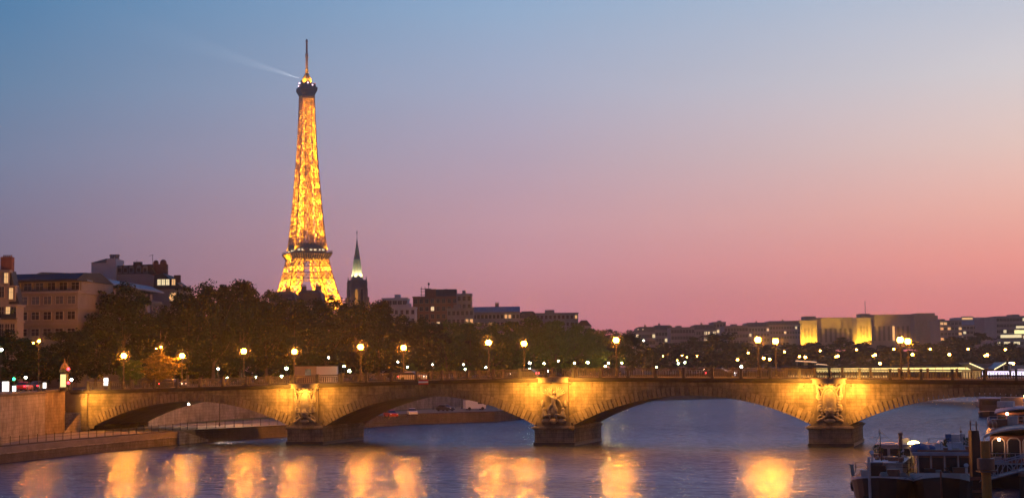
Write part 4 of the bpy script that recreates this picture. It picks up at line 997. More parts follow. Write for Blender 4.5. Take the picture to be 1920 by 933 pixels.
for oy in (0, 1.2):
    a_, c_ = A0+Vector((0, oy, 0)), A1+Vector((0, oy, 0)); up = Vector((0, 0, 1.05))
    b.tube(a_, c_, 0.06, 0.06, 6); b.tube(a_+up, c_+up, 0.055, 0.055, 6)
    for i in range(6):
        q0, q1 = a_.lerp(c_, i/6), a_.lerp(c_, (i+1)/6)
        b.tube(q0, q0+up, 0.035, 0.035, 5)
        b.tube(q0 if i % 2 else q0+up, q1+up if i % 2 else q1, 0.035, 0.035, 5)
b.build('truss', mat('pale steel', (0.36, 0.36, 0.38), 0.45), gw)
b = MB(); d_ = (A1-A0); b.add([A0, A1, A1+Vector((0, 1.2, 0)), A0+Vector((0, 1.2, 0)), A0+Vector((0, 0, -0.1)), A1+Vector((0, 0, -0.1)), A1+Vector((0, 1.2, -0.1)), A0+Vector((0, 1.2, -0.1))], [(0,1,2,3), (7,6,5,4), (0,4,5,1), (1,5,6,2), (2,6,7,3), (3,7,4,0)]); b.build('walkway', M_WOOD, gw)
P2 = at(1919, 905, 121.0); d2 = thing('mooring_pile', 'dark pile in the water under the gangway at the far right', 'pile', (P2.x, P2.y, 0))
b = MB(); b.lathe([(0.3, -2), (0.3, 2.4)], n=12); b.build('shaft', M_HULL, d2)
b = MB(); b.lathe([(0.36, 2.35), (0.36, 2.6), (0.05, 2.8)], n=12); b.build('pile_cap', M_WOOD, d2)
# lit boats far behind the third arch
for x0, x1, py, lab in [(1228, 1266, 744, 'far lit boat low on the water under the third arch, left of two'), (1310, 1372, 743, 'longer far lit boat under the third arch, right of two')]:
    a_, c_ = onz(x0, py+2, 0), onz(x1, py+1, 0); c_.y = a_.y+6; ln = c_.x-a_.x
    r = thing('moored_boat', lab, 'boat', ((a_.x+c_.x)/2, a_.y, 0), 0, 'lit boats moored far up river')
    b = MB(); b.prism([(-ln/2, 0.35), (-ln/2-0.8, 0.9), (ln/2+1.5, 1.0), (ln/2, 0.3), (ln/2-1, -0.3), (-ln/2+1, -0.3)], 0, 3.2); b.build('hull', mat('cream boat paint', (0.6, 0.5, 0.3), 0.5), r)
    b = MB(); b.box((0, 1.6, 1.45), (ln*0.85, 2.6, 0.9)); b.build('cabin', MATS['cream boat paint'], r)
    b = MB(); b.box((0, 0.26, 1.45), (ln*0.8, 0.06, 0.4)); b.build('window', M_WINPALE, r)

# lamp post on the low quay, seen through the leftmost arch
p = W(-66.5, 21, 2.0); quay_lamp('quay_lamp', 'tall lamp on the low quay whose dark post shows through the leftmost arch', p, p+Vector((0, 0, 6.6)), emit('quay lamp glow', (1.0, 0.66, 0.38), 1500.0), 0.22, False, None, 'lamp')

p = onz(866, 766, 2.13); quay_lamp('quay_lamp', 'white lamp standing on the landing stage near the pale van', p, Vector((p.x, p.y, 4.6)), M_PALE, 0.06, False, None, 'lamp')
p = onz(812, 767, 2.13); quay_lamp('quay_lamp', 'lamp on the landing stage right of the white parked car', p, Vector((p.x, p.y, 6.6)), emit('landing lamp glow', (1.0, 0.66, 0.38), 350.0), 0.1, False, None, 'lamp')

# ================================================================== THE IRON TOWER
TB0 = Vector((-198.5, 1478.2, 8.0))
tw = thing('lattice_tower', 'very tall lattice iron tower glowing gold above the trees', 'tower', TB0, radians(22))
M_TOWER = mat('tower iron', (0.34, 0.21, 0.09), 0.6)
M_TDARK = mat('tower platform iron', (0.12, 0.08, 0.05), 0.7)
PROF = [(0, 62), (30, 44), (57, 31.5), (71, 26.2), (85, 22.3), (100, 18.9), (113, 16.6), (125, 14.9), (145, 13.0), (166, 11.3), (195, 9.3), (224, 7.5), (250, 6.5), (276, 5.8)]
def hw(z):
    for (a, x), (c, y) in zip(PROF, PROF[1:]):
        if a <= z <= c: return x+(y-x)*(z-a)/(c-a)
    return PROF[-1][1]
def beam(mb, p, q, w):
    mb.tube(p, q, w*0.7, w*0.7, 4)
rt = random.Random(5)
def lattice(mb, A, B, C, D, w, k=2):
    """X bracing in the quad A-B (bottom) / D-C (top), k cells across"""
    A, B, C, D = map(Vector, (A, B, C, D))
    for i in range(k):
        a, b2 = A.lerp(B, i/k), A.lerp(B, (i+1)/k); d, c = D.lerp(C, i/k), D.lerp(C, (i+1)/k)
        beam(mb, a, c, w); beam(mb, b2, d, w)
    beam(mb, A, B, w*1.2)
def corner(sx, sy, z, inx, iny, f): # leg corner at height z : outer/inner
    o = hw(z); i = o*f(z)
    return (sx*(i if inx else o), sy*(i if iny else o), z)
fleg = lambda z: 0.62 if z < 57 else 0.50 if z < 90 else 0.42
zs_low = [0, 14, 28, 42, 57, 64, 71, 78, 85, 92, 99, 106, 113]
for sx in (-1, 1):
    for sy in (-1, 1):
        mb = MB()
        for z0, z1 in zip(zs_low, zs_low[1:]):
            q0 = [corner(sx, sy, z0, a, b2, fleg) for a, b2 in ((0,0),(1,0),(1,1),(0,1))]
            q1 = [corner(sx, sy, z1, a, b2, fleg) for a, b2 in ((0,0),(1,0),(1,1),(0,1))]
            for i in range(4):
                j = (i+1) % 4
                beam(mb, q0[i], q1[i], 0.75)
                lattice(mb, q0[i], q0[j], q1[j], q1[i], 0.55, 2)
        mb.build('lower_leg', M_TOWER, tw)
# truss bands tying the legs under the second platform
mb = MB()
for z0, z1 in ((92, 98), (104, 111)):
    for r in range(4):
        R_ = Matrix.Rotation(r*pi/2, 3, 'Z')
        a, c = hw(z0), hw(z1)
        n = 10
        for i in range(n):
            A, B = R_ @ Vector((-a+2*a*i/n, -a, z0)), R_ @ Vector((-a+2*a*(i+1)/n, -a, z0))
            C, D = R_ @ Vector((-c+2*c*(i+1)/n, -c, z1)), R_ @ Vector((-c+2*c*i/n, -c, z1))
            beam(mb, A, C, 0.4); beam(mb, B, D, 0.4); beam(mb, A, B, 0.7); beam(mb, D, C, 0.7)
mb.build('truss_band', M_TDARK, tw)
# shaft above the second platform
zz = [120]
while zz[-1] < 268: zz.append(zz[-1]+max(5.0, 11.0*hw(zz[-1])/14))
zz[-1] = 272
mb = MB(); mhs = [MB() for _ in range(4)]
fin = lambda z: 0.46 if z < 190 else 0.42
for z0, z1 in zip(zz, zz[1:]):
    for r in range(4):
        R_ = Matrix.Rotation(r*pi/2, 3, 'Z'); mh = mhs[r]
        X0, X1 = hw(z0), hw(z1); i0, i1 = X0*fin(z0), X1*fin(z1)
        c0, c1 = [-X0, -i0, i0, X0], [-X1, -i1, i1, X1]
        P0_ = [R_ @ Vector((x, -X0, z0)) for x in c0]; P1_ = [R_ @ Vector((x, -X1, z1)) for x in c1]
        for k in range(4):
            if k < 3: lattice(mb, P0_[k], P0_[k+1], P1_[k+1], P1_[k], 0.36, 4 if k == 1 else 3)
            if k in (1, 2):
                beam(mh, P0_[k], P1_[k], 0.62)
                # inner faces of the legs
                q0 = R_ @ Vector((c0[k], -i0, z0)); q1 = R_ @ Vector((c1[k], -i1, z1))
                if z0 < 200: lattice(mb, P0_[k], q0, q1, P1_[k], 0.42, 1)
            elif k == 0: beam(mh, P0_[k], P1_[k], 0.85)
        if r % 1 == 0:
            for k in (1, 2): mh.ball(P0_[k], 0.85, 6, 4)
mb.build('shaft_lattice', M_TOWER, tw); [m_.build('shaft_chord', mat('tower chord iron', (0.20, 0.12, 0.06), 0.6), tw) for m_ in mhs]
# lift shaft and stairs in the core
mb = MB()
for z0, z1 in zip(zz, zz[1:]):
    c0, c1 = hw(z0)*0.36, hw(z1)*0.36
    for r in range(4):
        R_ = Matrix.Rotation(r*pi/2, 3, 'Z')
        A, B, C, D = R_ @ Vector((-c0, -c0, z0)), R_ @ Vector((c0, -c0, z0)), R_ @ Vector((c1, -c1, z1)), R_ @ Vector((-c1, -c1, z1))
        lattice(mb, A, B, C, D, 0.42, 3); beam(mb, A, D, 0.6); beam(mb, A.lerp(D, 0.5), B.lerp(C, 0.5), 0.5)
mb.build('lift_shaft', M_TOWER, tw)
# second platform: flared gallery, pavilion and lit windows
def sq(mb, prof):
    n = len(prof); vs = []
    for h, z in prof: vs += [(-h, -h, z), (h, -h, z), (h, h, z), (-h, h, z)]
    fs = [(k*4+i, k*4+(i+1) % 4, (k+1)*4+(i+1) % 4, (k+1)*4+i) for k in range(n-1) for i in range(4)]
    fs += [(0, 1, 2, 3), tuple((n-1)*4+i for i in range(4))]
    mb.add(vs, fs)
mb = MB(); sq(mb, [(16.9, 111.5), (17.2, 113.0), (19.7, 116.0), (20.0, 116.2), (20.0, 117.4), (18.0, 117.5)]); pf = mb.build('second_platform', M_TDARK, tw)
mb = MB()
for r in range(4):
    R_ = Matrix.Rotation(r*pi/2, 3, 'Z')
    for i in range(17):
        x = -19.2+2.4*i
        mb.tube(R_ @ Vector((x*0.87, -17.2, 111.5)), R_ @ Vector((x, -19.9, 116)), 0.35, 0.35, 4)
    mb.tube(R_ @ Vector((-20, -20.1, 118.5)), R_ @ Vector((20, -20.1, 118.5)), 0.3, 0.3, 4)
mb.build('gallery_brackets', mat('gilded iron', (0.5, 0.32, 0.1), 0.5), pf)
mb = MB(); sq(mb, [(15.2, 117.5), (15.2, 121.5), (15.8, 121.8), (15.6, 124.0), (14.6, 126.5)]); pv = mb.build('pavilion', M_TDARK, pf)
wm = MB(); wm.box((0, 0, 0), (2.4, 0.3, 1.7)); wmesh = wm.mesh('window', emit('pavilion window', (1.0, 0.82, 0.5), 1.6))
for r in range(4):
    R_ = Matrix.Rotation(r*pi/2, 3, 'Z')
    for i in range(7):
        if i == 2: continue
        o = link('window', wmesh, pv, R_ @ Vector((-12+4.0*i, -15.3, 119.8))); o.rotation_euler = (0, 0, r*pi/2)
# summit
mb = MB(); sq(mb, [(5.6, 268), (6.2, 271), (8.3, 275.5), (8.5, 276), (8.5, 279.2), (7.2, 279.4), (7.0, 282.5), (5.8, 283)]); sm_ = mb.build('summit_platform', M_TDARK, tw)
mb = MB(); mb.lathe([(5.2, 283), (5.0, 285), (4.4, 288), (3.0, 291), (1.7, 293.5), (1.5, 298), (1.0, 299)], n=12); mb.build('cupola', mat('gilded iron', (0.5, 0.32, 0.1), 0.5), sm_)
mb = MB(); mb.lathe([(1.3, 299), (1.25, 309), (1.6, 309.3), (1.5, 313), (1.05, 313.3), (0.95, 324), (1.15, 324.3), (1.15, 326), (0.4, 327.5)], n=8); mb.build('antenna', mat('antenna paint', (0.42, 0.26, 0.20), 0.6), sm_)
bm_ = MB(); bm_.ball((0, 0, 0), 0.8, 6, 4)
wmesh = bm_.mesh('beacon', emit('beacon glow', (1.0, 0.62, 0.75), 3.5)); rmesh = bm_.mesh('beacon', emit('red beacon', (1.0, 0.12, 0.08), 2.0))
for i in range(10): link('beacon', wmesh if i % 3 else rmesh, sm_, (7.9*cos(2*pi*i/10+0.2), 7.9*sin(2*pi*i/10+0.2), 281.2 + (i % 2)*1.8))
GOLD = (1.0, 0.44, 0.022)
TP = 14.0
for z, pw in [(126+5.3*k, 15500*(hw(126+5.3*k)/15)**1.1) for k in range(27)]:
    for sg in (-1, 1):
        o_ = hw(z)*0.68; dx_ = sg if int(z) % 2 else -sg
        lamp_light('tower light', 'SPOT', tw, (sg*o_, dx_*o_, z-5), pw*TP*0.62, GOLD, 1.0, (0, 0, 1), radians(150))
for sx in (-1, 1):
    for sy in (-1, 1):
        for z, pw in ((62, 26000), (72, 26000), (84, 20000), (101, 9000)):
            m_ = hw(z)*0.74; lamp_light('tower light', 'SPOT', tw, (sx*m_, sy*m_, z-4), pw*TP, GOLD, 0.8, (0, 0, 1), radians(150))
        lamp_light('platform light', 'SPOT', tw, (sx*17.5, sy*17.5, 118.5), 5000*TP, GOLD, 0.5, (0, 0, 1), radians(130))
        lamp_light('summit light', 'SPOT', tw, (sx*5.4, sy*5.4, 283.5), 1500*TP, (1, 0.5, 0.06), 0.3, (-sx*0.3, -sy*0.3, 1), radians(110))
        if sx == sy: lamp_light('mast light', 'SPOT', sm_, (sx*2.2, sy*2.2, 292), 700*TP, (1, 0.5, 0.25), 0.2, (-sx*0.07, -sy*0.07, 1), radians(40))
        lamp_light('bracket light', 'SPOT', tw, (sx*19.5, -sy*4*sx, 107), 3500*TP, GOLD, 0.5, (-sx*0.3, 0, 1), radians(110))

# the turning searchlight at the summit, caught pointing past the river
tp_ = TB0 + Vector((0, 0, 284)); bd_ = at(385, 98, 1478-650) - tp_
bd_ = Matrix.Rotation(-radians(22), 3, 'Z') @ bd_
mb = MB(); mb.tube((-6.6, -5.2, 283.0), (-6.9, -5.6, 285.2), 0.7, 0.7, 8); bl_ = mb.build('searchlight', M_TDARK, sm_)
lamp_light('searchlight beam', 'SPOT', bl_, (-7.2, -6.0, 286.5), 4000000, (0.9, 0.95, 1.0), 0.3, bd_, radians(1.1))

# ================================================================== THE CHURCH SPIRE
YC = 620.0
cb0 = at(670, 600, YC); ch = thing('church', 'dark stone church tower with slender spire lit at its foot, beside the tall iron tower', 'church', (cb0.x, YC, STREET), radians(20))
px_ = YC/FPX
def cz(py): return at(670, py, YC).z - STREET
M_CH = mat('church stone', (0.17, 0.14, 0.12), 0.9, (0.24, 0.20, 0.17), 0.3, 0.4)
mb = MB(); ht = cz(525); w_ = 6.0
mb.box((0, 0, ht/2), (w_, w_, ht)); mb.box((0, 0, ht-0.3), (w_+0.5, w_+0.5, 0.5))
for sx in (-1, 1):
    for sy in (-1, 1):
        mb.box((sx*w_/2, sy*w_/2, (ht-3.5)/2), (1.0, 1.0, ht-3.5)); mb.box((sx*(w_/2+0.5), sy*(w_/2+0.5), (ht-7)/2), (1.0, 1.0, ht-7))
mb.build('tower_body', M_CH, ch)
for sx in (-1, 1):
    for sy in (-1, 1):
        mb = MB(); mb.box((sx*(w_/2), sy*w_/2, ht-2.4), (0.8, 0.8, 3.0)); mb.lathe([(0.5, 0), (0.3, 0.8), (0.04, 2.4)], (sx*w_/2, sy*w_/2, ht-0.9), 8); mb.build('pinnacle', M_CH, ch)
mb = MB(); tip = cz(440); mb.lathe([(2.35, ht), (2.0, ht+3.5), (1.45, ht+8.5), (0.85, tip-8), (0.62, tip-5), (0.5, tip-4.8), (0.12, tip-1.6), (0.05, tip)], n=8)
for i in range(8):
    w = 2*pi*i/8
    mb.tube((2.35*cos(w), 2.35*sin(w), ht), (0.5*cos(w), 0.5*sin(w), tip-5), 0.22, 0.1, 5)
sp_ = mb.build('spire', mat('spire lead', (0.22, 0.23, 0.20), 0.6, (0.28, 0.28, 0.24), 0.6), ch)
mb = MB(); mb.box((0, 0, tip+0.6), (0.15, 0.15, 2.2)); mb.box((0, 0, tip+0.9), (0.9, 0.15, 0.15)); mb.build('cross', M_DARKMETAL, sp_)
for r in range(4):
    R_ = Matrix.Rotation(r*pi/2, 3, 'Z')
    for x in (-1.1, 1.1):
        mb = MB(); c = R_ @ Vector((x, -w_/2-0.02, ht-7.5)); mb.box(c, (1.1, 0.3, 5.2), r*pi/2); mb.box(R_ @ Vector((x, -w_/2-0.02, ht-4.4)), (0.8, 0.28, 1.1), r*pi/2); mb.build('window', emit('church window', (1.0, 0.45, 0.08), 0.35) if (r in (0,) and x < 0) else M_WIN, ch)
for i in range(6):
    w = 2*pi*i/6; lamp_light('spire light', 'SPOT', ch, (3.3*cos(w), 3.3*sin(w), ht+0.3), 6500, (1.0, 0.85, 0.40), 0.15, (-0.22*cos(w), -0.22*sin(w), 1), radians(80))

# ================================================================== BUILDINGS
WCACHE = {}
def window_mesh(w, h, m, frame):
    k = (round(w, 2), round(h, 2), m.name, frame.name)
    if k not in WCACHE:
        b = MB(); b.box((0, -0.02, 0), (w, 0.10, h), mi=0)
        f = max(0.07, 0.06*w)
        for sx in (-1, 1): b.box((sx*(w/2+f/2), -0.06, 0), (f, 0.22, h+2*f), mi=1)
        b.box((0, -0.10, -h/2-f/2), (w+3*f, 0.32, f*1.3), mi=1); b.box((0, -0.06, h/2+f/2), (w, 0.22, f), mi=1)
        b.box((0, -0.05, 0), (f*0.7, 0.14, h), mi=1); b.box((0, -0.05, h*0.12), (w, 0.13, f*0.6), mi=1)
        WCACHE[k] = b.mesh('window', [m, frame])
    return WCACHE[k]
def win_at(parent, pos, w, h, m, frame, rz=0.0):
    o = link('window', window_mesh(w, h, m, frame), parent, pos); o.rotation_euler = (0, 0, rz); return o
rb = random.Random(11)
def building(name, label, px0, px1, ytop, Y, zb, depth, m, roof='flat', floors=0, bays=0, lit=0.1, wh=1.5, ww=1.0, roofm=None, rz=0.0, top_margin=1.2, fh=3.2, litm=None, roofh=2.5, frame=None, chim=0, cat='building', group=None, rows_from=0, ribs=0):
    """facade facing the river, between two bearings at distance Y"""
    a, c = at(px0, ytop, Y), at(px1, ytop, Y)
    w = c.x-a.x; h = (a.z+c.z)/2-zb
    hr = roofh if roof != 'flat' else 0.0
    hwl = h-hr
    r = thing(name, label, cat, ((a.x+c.x)/2, Y, zb), rz, group)
    b = MB(); b.box((0, depth/2, hwl/2), (w, depth, hwl))
    if roof == 'flat': b.box((0, depth/2, hwl-0.25), (w+0.5, depth+0.5, 0.35))
    else: b.box((0, depth/2, hwl-0.2), (w+0.7, depth+0.7, 0.4))
    for i in range(ribs): b.box((-w/2+w*(i+0.5)/ribs, -0.15, hwl/2), (w/ribs*0.28, 0.5, hwl))
    body = b.build('wall', m, r)
    rm = roofm or M_ROOF
    if roof == 'mansard':
        b = MB(); z0 = hwl+0.02; i_ = min(hr*0.3, w*0.1)
        P = lambda k, z: [(-w/2+k, k, z), (w/2-k, k, z), (w/2-k, depth-k, z), (-w/2+k, depth-k, z)]
        b.add(P(0, z0)+P(i_, z0+hr*0.8)+P(i_+min(1.5, w*0.1), z0+hr), [(0,1,5,4),(1,2,6,5),(2,3,7,6),(3,0,4,7),(4,5,9,8),(5,6,10,9),(6,7,11,10),(7,4,8,11),(8,9,10,11),(3,2,1,0)])
        rf = b.build('roof', rm, r)
        nd = max(0, int(w/3.2))
        for i in range(nd):
            x = -w/2+w*(i+0.5)/nd
            win_at(rf, (x, hr*0.16, z0+hr*0.38), 0.9, min(1.5, hr*0.4), litm or M_WINLIT if rb.random() < lit*0.6 else M_WIN, frame or M_FRAME)
    elif roof == 'gable':
        b = MB(); z0 = hwl+0.02
        b.prism([(-w/2-0.2, z0), (w/2+0.2, z0), (w/2-w*0.3, z0+hr), (-w/2+w*0.3, z0+hr)], -0.2, depth); rf = b.build('roof', rm, r)
    elif roof == 'slope':
        b = MB(); z0 = hwl+0.02; b.prismx([(-0.4, z0), (depth, z0), (depth, z0+hr), (depth*0.35, z0+hr)], -w/2-0.2, w/2+0.2); rf = b.build('roof', rm, r)
    else:
        rf = body
        if w > 6:
            b = MB(); x = rb.uniform(-0.25, 0.25)*w; b.box((x, depth*0.5, hwl+0.7), (w*0.22, depth*0.4, 1.5)); b.build('roof_hut', m, r)
    for i in range(chim):
        x = -w/2+w*(i+0.5)/chim+rb.uniform(-0.1, 0.1)*w/chim
        b = MB(); b.box((x, depth*0.6, h+0.3), (1.6, 0.8, 2.4)); 
        for k in range(4): b.tube((x-0.6+0.4*k, depth*0.6, h+1.5), (x-0.6+0.4*k, depth*0.6, h+2.1), 0.13, 0.11, 6)
        b.build('chimney', M_BRICK, rf)
    for f in range(floors):
        zc = hwl-top_margin-wh/2-f*fh
        if zc < 1: break
        for k in range(bays):
            x = -w/2+w*(k+0.5)/bays
            win_at(r, (x, -0.03, zc), ww, wh, (litm or M_WINLIT) if rb.random() < lit else M_WIN, frame or M_FRAME)
    return r
M_ROOF = mat('slate roof', (0.022, 0.027, 0.038), 0.7, (0.036, 0.043, 0.056), 0.4)
M_ZINC = mat('zinc roof', (0.10, 0.13, 0.17), 0.45, (0.14, 0.17, 0.21), 0.5)
M_BRICK = mat('brick', (0.17, 0.07, 0.05), 0.9, (0.22, 0.10, 0.07), 1.0)
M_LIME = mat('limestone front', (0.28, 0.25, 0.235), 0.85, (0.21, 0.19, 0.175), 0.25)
M_LIMED = mat('dull limestone', (0.19, 0.175, 0.165), 0.85, (0.26, 0.24, 0.225), 0.25)  # darker, greyer limestone used for several fronts
M_WHITEW = mat('white render', (0.50, 0.48, 0.50), 0.85, (0.42, 0.40, 0.41), 0.2)
M_GREYW = mat('grey render', (0.22, 0.21, 0.215), 0.85, (0.28, 0.265, 0.27), 0.15)
M_PURP = mat('far grey stone', (0.17, 0.14, 0.15), 0.9, (0.21, 0.175, 0.18), 0.08)
M_PALACE = mat('palace stone', (0.15, 0.125, 0.12), 0.85, (0.12, 0.10, 0.095), 0.06)
M_WIN2 = mat('pale window', (0.10, 0.12, 0.15), 0.15)

# hotel at the far left: stepped mansard building with lit tall windows
Y = 285.0
a, c = at(-60, 480, Y), at(33, 480, Y)
ht_ = thing('apartment_building', 'pale stepped stone building with two tall lit dormer windows and brick chimney', 'building', (a.x, Y, STREET), 0)
X1 = c.x-a.x; 
def hz(py, px=20): return at(px, py, Y).z-STREET
b = MB(); b.box((X1/2, 2, hz(570)/2), (X1, 4, hz(570))); b.box((X1/2, 2, hz(570)-0.2), (X1+0.5, 4.6, 0.4)); b.box((X1/2, 2, hz(602)), (X1+0.4, 4.5, 0.3)); b.build('wall', M_LIME, ht_)
xs = lambda px: at(px, 540, Y).x-a.x
b = MB(); x0 = 0; b.prism([(x0, hz(570)), (xs(35), hz(570)), (xs(24), hz(535)), (xs(18), hz(507)), (x0, hz(507))], 0.6, 3.6); rf = b.build('roof', M_ROOF, ht_)
b = MB(); b.box((xs(4), 0.55, hz(540)), (xs(16)-xs(-8), 1.0, hz(510)-hz(570))); b.box((xs(4), 0.5, hz(508)), (xs(20)-xs(-10), 1.6, 0.5)); b.build('bay_front', M_LIME, ht_)
win_at(ht_, (xs(12), -0.1, hz(521)), 0.75, 1.9, M_WINLIT, M_FRAME); win_at(ht_, (xs(21), 0.2, hz(550)), 0.75, 2.1, M_WINLIT, M_FRAME)
b = MB(); b.box((xs(21), 0.8, hz(550)), (1.4, 1.4, 2.9)); b.box((xs(21), 0.7, hz(536)), (1.8, 1.8, 0.25)); b.build('dormer', M_LIME, rf)
win_at(ht_, (xs(21), 0.05, hz(550)), 0.75, 2.1, M_WINLIT, M_FRAME)
b = MB(); b.box((xs(6), 2.2, hz(494)), (xs(16)-xs(-5), 1.6, hz(480)-hz(508))); 
for k in range(5): b.tube((xs(-1+3.6*k), 2.2, hz(480)), (xs(-1+3.6*k), 2.2, hz(476)), 0.15, 0.13, 6)
b.build('chimney', M_BRICK, rf)
for px, py, m_ in [(4, 547, M_WIN), (4, 585, M_WIN), (16, 585, M_WINLIT), (4, 617, M_WIN), (15, 617, M_WIN), (25, 617, M_WIN), (27, 585, M_WIN)]: win_at(ht_, (xs(px), -0.03, hz(py)), 0.8, 2.0, m_, M_FRAME)
b = MB(); b.box((xs(20), -0.5, hz(597)), (xs(34)-xs(6), 0.9, 0.2)); b.box((xs(20), -0.92, hz(592)), (xs(34)-xs(6), 0.06, 0.7)); b.build('balcony', M_DARKMETAL, ht_)
b = MB(); [b.ball((xs(22)+0.15*k, -0.4, hz(590)+0.25*k), (0.25, 0.25, 0.4), 6, 5) for k in range(4)]; b.build('planter', MATS['grass'], ht_)

# long office block with recessed top floor, its second wing turning away along the river
Y = 302.0
A_ = at(-10, 530, Y); B_ = at(146, 530, Y-3); C_ = at(300, 540, 352)
ob = thing('office_block', 'long stone office block with dark mansard and bands of wide windows behind left trees', 'building', (B_.x, B_.y, STREET), 0)
def oz(py): return at(120, py, Y-3).z-STREET
za, ze, zr = oz(548), oz(526), oz(510)
def wing(P, Q, name, dep):
    P, Q = Vector((P.x-B_.x, P.y-B_.y, 0)), Vector((Q.x-B_.x, Q.y-B_.y, 0)); d = (Q-P); ln = d.length; d.normalize(); nr = Vector((d.y, -d.x, 0))
    rz = atan2(d.y, d.x)
    def slab(mb, z0, z1, o0, o1, e=0.0):
        c_ = (P+Q)/2 - nr*((o0+o1)/2); mb.box((c_.x, c_.y, (z0+z1)/2), (ln+e, abs(o1-o0), z1-z0), rz)
    mb = MB(); slab(mb, 0, za, 0, dep)
    for z in (za+0.1, oz(577), oz(606)): slab(mb, z-0.25, z+0.25, -0.45, dep, 0.6)
    slab(mb, za+0.36, ze, 1.6, dep)
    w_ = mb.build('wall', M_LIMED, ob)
    n = max(3, int(ln/2.45)) if name == 'a' else int(ln/3.4)
    for py, h in ((562, 1.75), (591, 1.75), (622, 1.6)):
        for i in range(n):
            q = P + d*(ln*(i+0.5)/n) + nr*0.03
            win_at(ob, (q.x, q.y, oz(py)), 1.55 if name == 'a' else 2.0, h*0.85, (M_WINLIT if name == 'b' and i in (1,) and py == 562 else M_WIN2 if py == 562 else M_WIN), M_FRAME, rz)
    for i in range(n+1):
        q = P + d*(ln*(i+0.5)/n) - nr*1.57
        if i < n: win_at(ob, (q.x, q.y, (za+0.4+ze)/2), 1.6, (ze-za)*0.62, M_WINLIT if name == 'b' and i in (0, 1, 3) else M_WIN, M_FRAME, rz)
    mb = MB()
    pr = [(-0.9, ze+0.02), (-0.9, ze+0.3), (2.2, zr), (dep*0.6, zr+0.3), (dep, ze+0.02)]
    vs = []
    for e, o in ((P-d*0.3, 0), (Q+d*0.3, 1)):
        for o_, z in pr: v = e - nr*o_; vs.append((v.x, v.y, z))
    k = len(pr); mb.add(vs, [tuple(range(k)), tuple(range(2*k-1, k-1, -1))]+[(i, (i+1) % k, k+(i+1) % k, k+i) for i in range(k)])
    mb.build('roof', M_ROOF if name == 'a' else M_ZINC, ob)
wing(A_, B_, 'a', 16); db_ = (Vector((C_.x-B_.x, C_.y-B_.y, 0))).normalized()*3.0; wing(B_+db_, C_, 'b', 14)

# block with white lift tower, dormered slate roof and big chimneys, behind the office block
Y = 372.0
b5 = thing('apartment_building', 'tall slate-roofed building with white blind gable, dormers and round chimneys behind the office block', 'building', (at(171, 520, Y).x, Y, STREET), 0)
X0 = at(171, 520, Y).x
ex = lambda px: at(px, 520, Y).x-X0
ez = lambda py: at(230, py, Y).z-STREET
b = MB(); b.box(((ex(171)+ex(200))/2, 5, ez(492)/2), (ex(200)-ex(171), 10, ez(492))); b.box(((ex(200)+ex(217))/2, 4, ez(484)/2), (ex(217)-ex(200), 8, ez(484))); b.build('white_gable', M_WHITEW, b5)
b = MB(); b.prism([(ex(170), ez(492)), (ex(200), ez(484)), (ex(200), ez(492))], -0.2, 10.2); b.build('lean_to_roof', M_ZINC, b5)
b = MB(); b.tube((ex(204), 3, ez(484)), (ex(204), 3, ez(478)), 0.55, 0.55, 10); b.tube((ex(204), 3, ez(478)), (ex(204), 3, ez(475)), 0.75, 0.6, 10); b.tube((ex(213), 3, ez(484)), (ex(213), 3, ez(478)), 0.55, 0.55, 10); b.tube((ex(213), 3, ez(478)), (ex(213), 3, ez(475)), 0.75, 0.6, 10); b.build('chimney', M_GREYW, b5)
b = MB(); b.box(((ex(217)+ex(318))/2, 7, ez(540)/2), (ex(318)-ex(217), 12, ez(540))); b.prism([(ex(215), ez(540)), (ex(318), ez(560)), (ex(296), ez(520)), (ex(276), ez(513)), (ex(215), ez(513))], 0.9, 12); b.build('wall', M_GREYW, b5)
b = MB(); b.prism([(ex(205), ez(513)), (ex(213), ez(497)), (ex(280), ez(495)), (ex(288), ez(513))], 1.5, 11); rf = b.build('roof', M_ROOF, b5)
for px in (222, 233, 244, 258, 270): 
    b = MB(); b.box((ex(px), 1.6, ez(506)), (1.1, 1.2, 1.3)); b.tube((ex(px), 1.0, ez(501)), (ex(px), 2.2, ez(501)), 0.55, 0.55, 10); b.build('dormer', M_ZINC, rf)
    b = MB(); b.box((ex(px), 0.95, ez(506)), (0.7, 0.1, 0.9)); b.build('window', M_WIN, rf)
for px, w in ((285, 0.9), (299, 1.1)):
    b = MB(); b.box((ex(px), 4, ez(506)), (w*1.9, 1.6, ez(496)-ez(520))); b.tube((ex(px), 4, ez(497)), (ex(px), 4, ez(491)), w*0.8, w*0.7, 10); b.ball((ex(px), 4, ez(491)), w*0.75, 10, 6); b.build('chimney', M_BRICK, rf)
b = MB(); b.path([(ex(277), 5, ez(496)), (ex(277), 5, ez(475))], 0.06, 5); b.path([(ex(270), 5, ez(477)), (ex(278), 5, ez(475))], 0.05, 5); b.build('aerial', M_DARKMETAL, rf)
b = MB(); b.box((ex(249), 5, ez(493)), (2.0, 1.2, 1.2)); b.path([(ex(247), 5, ez(496)), (ex(247), 5, ez(484))], 0.05, 5); b.build('roof_hut', M_ROOF, rf)
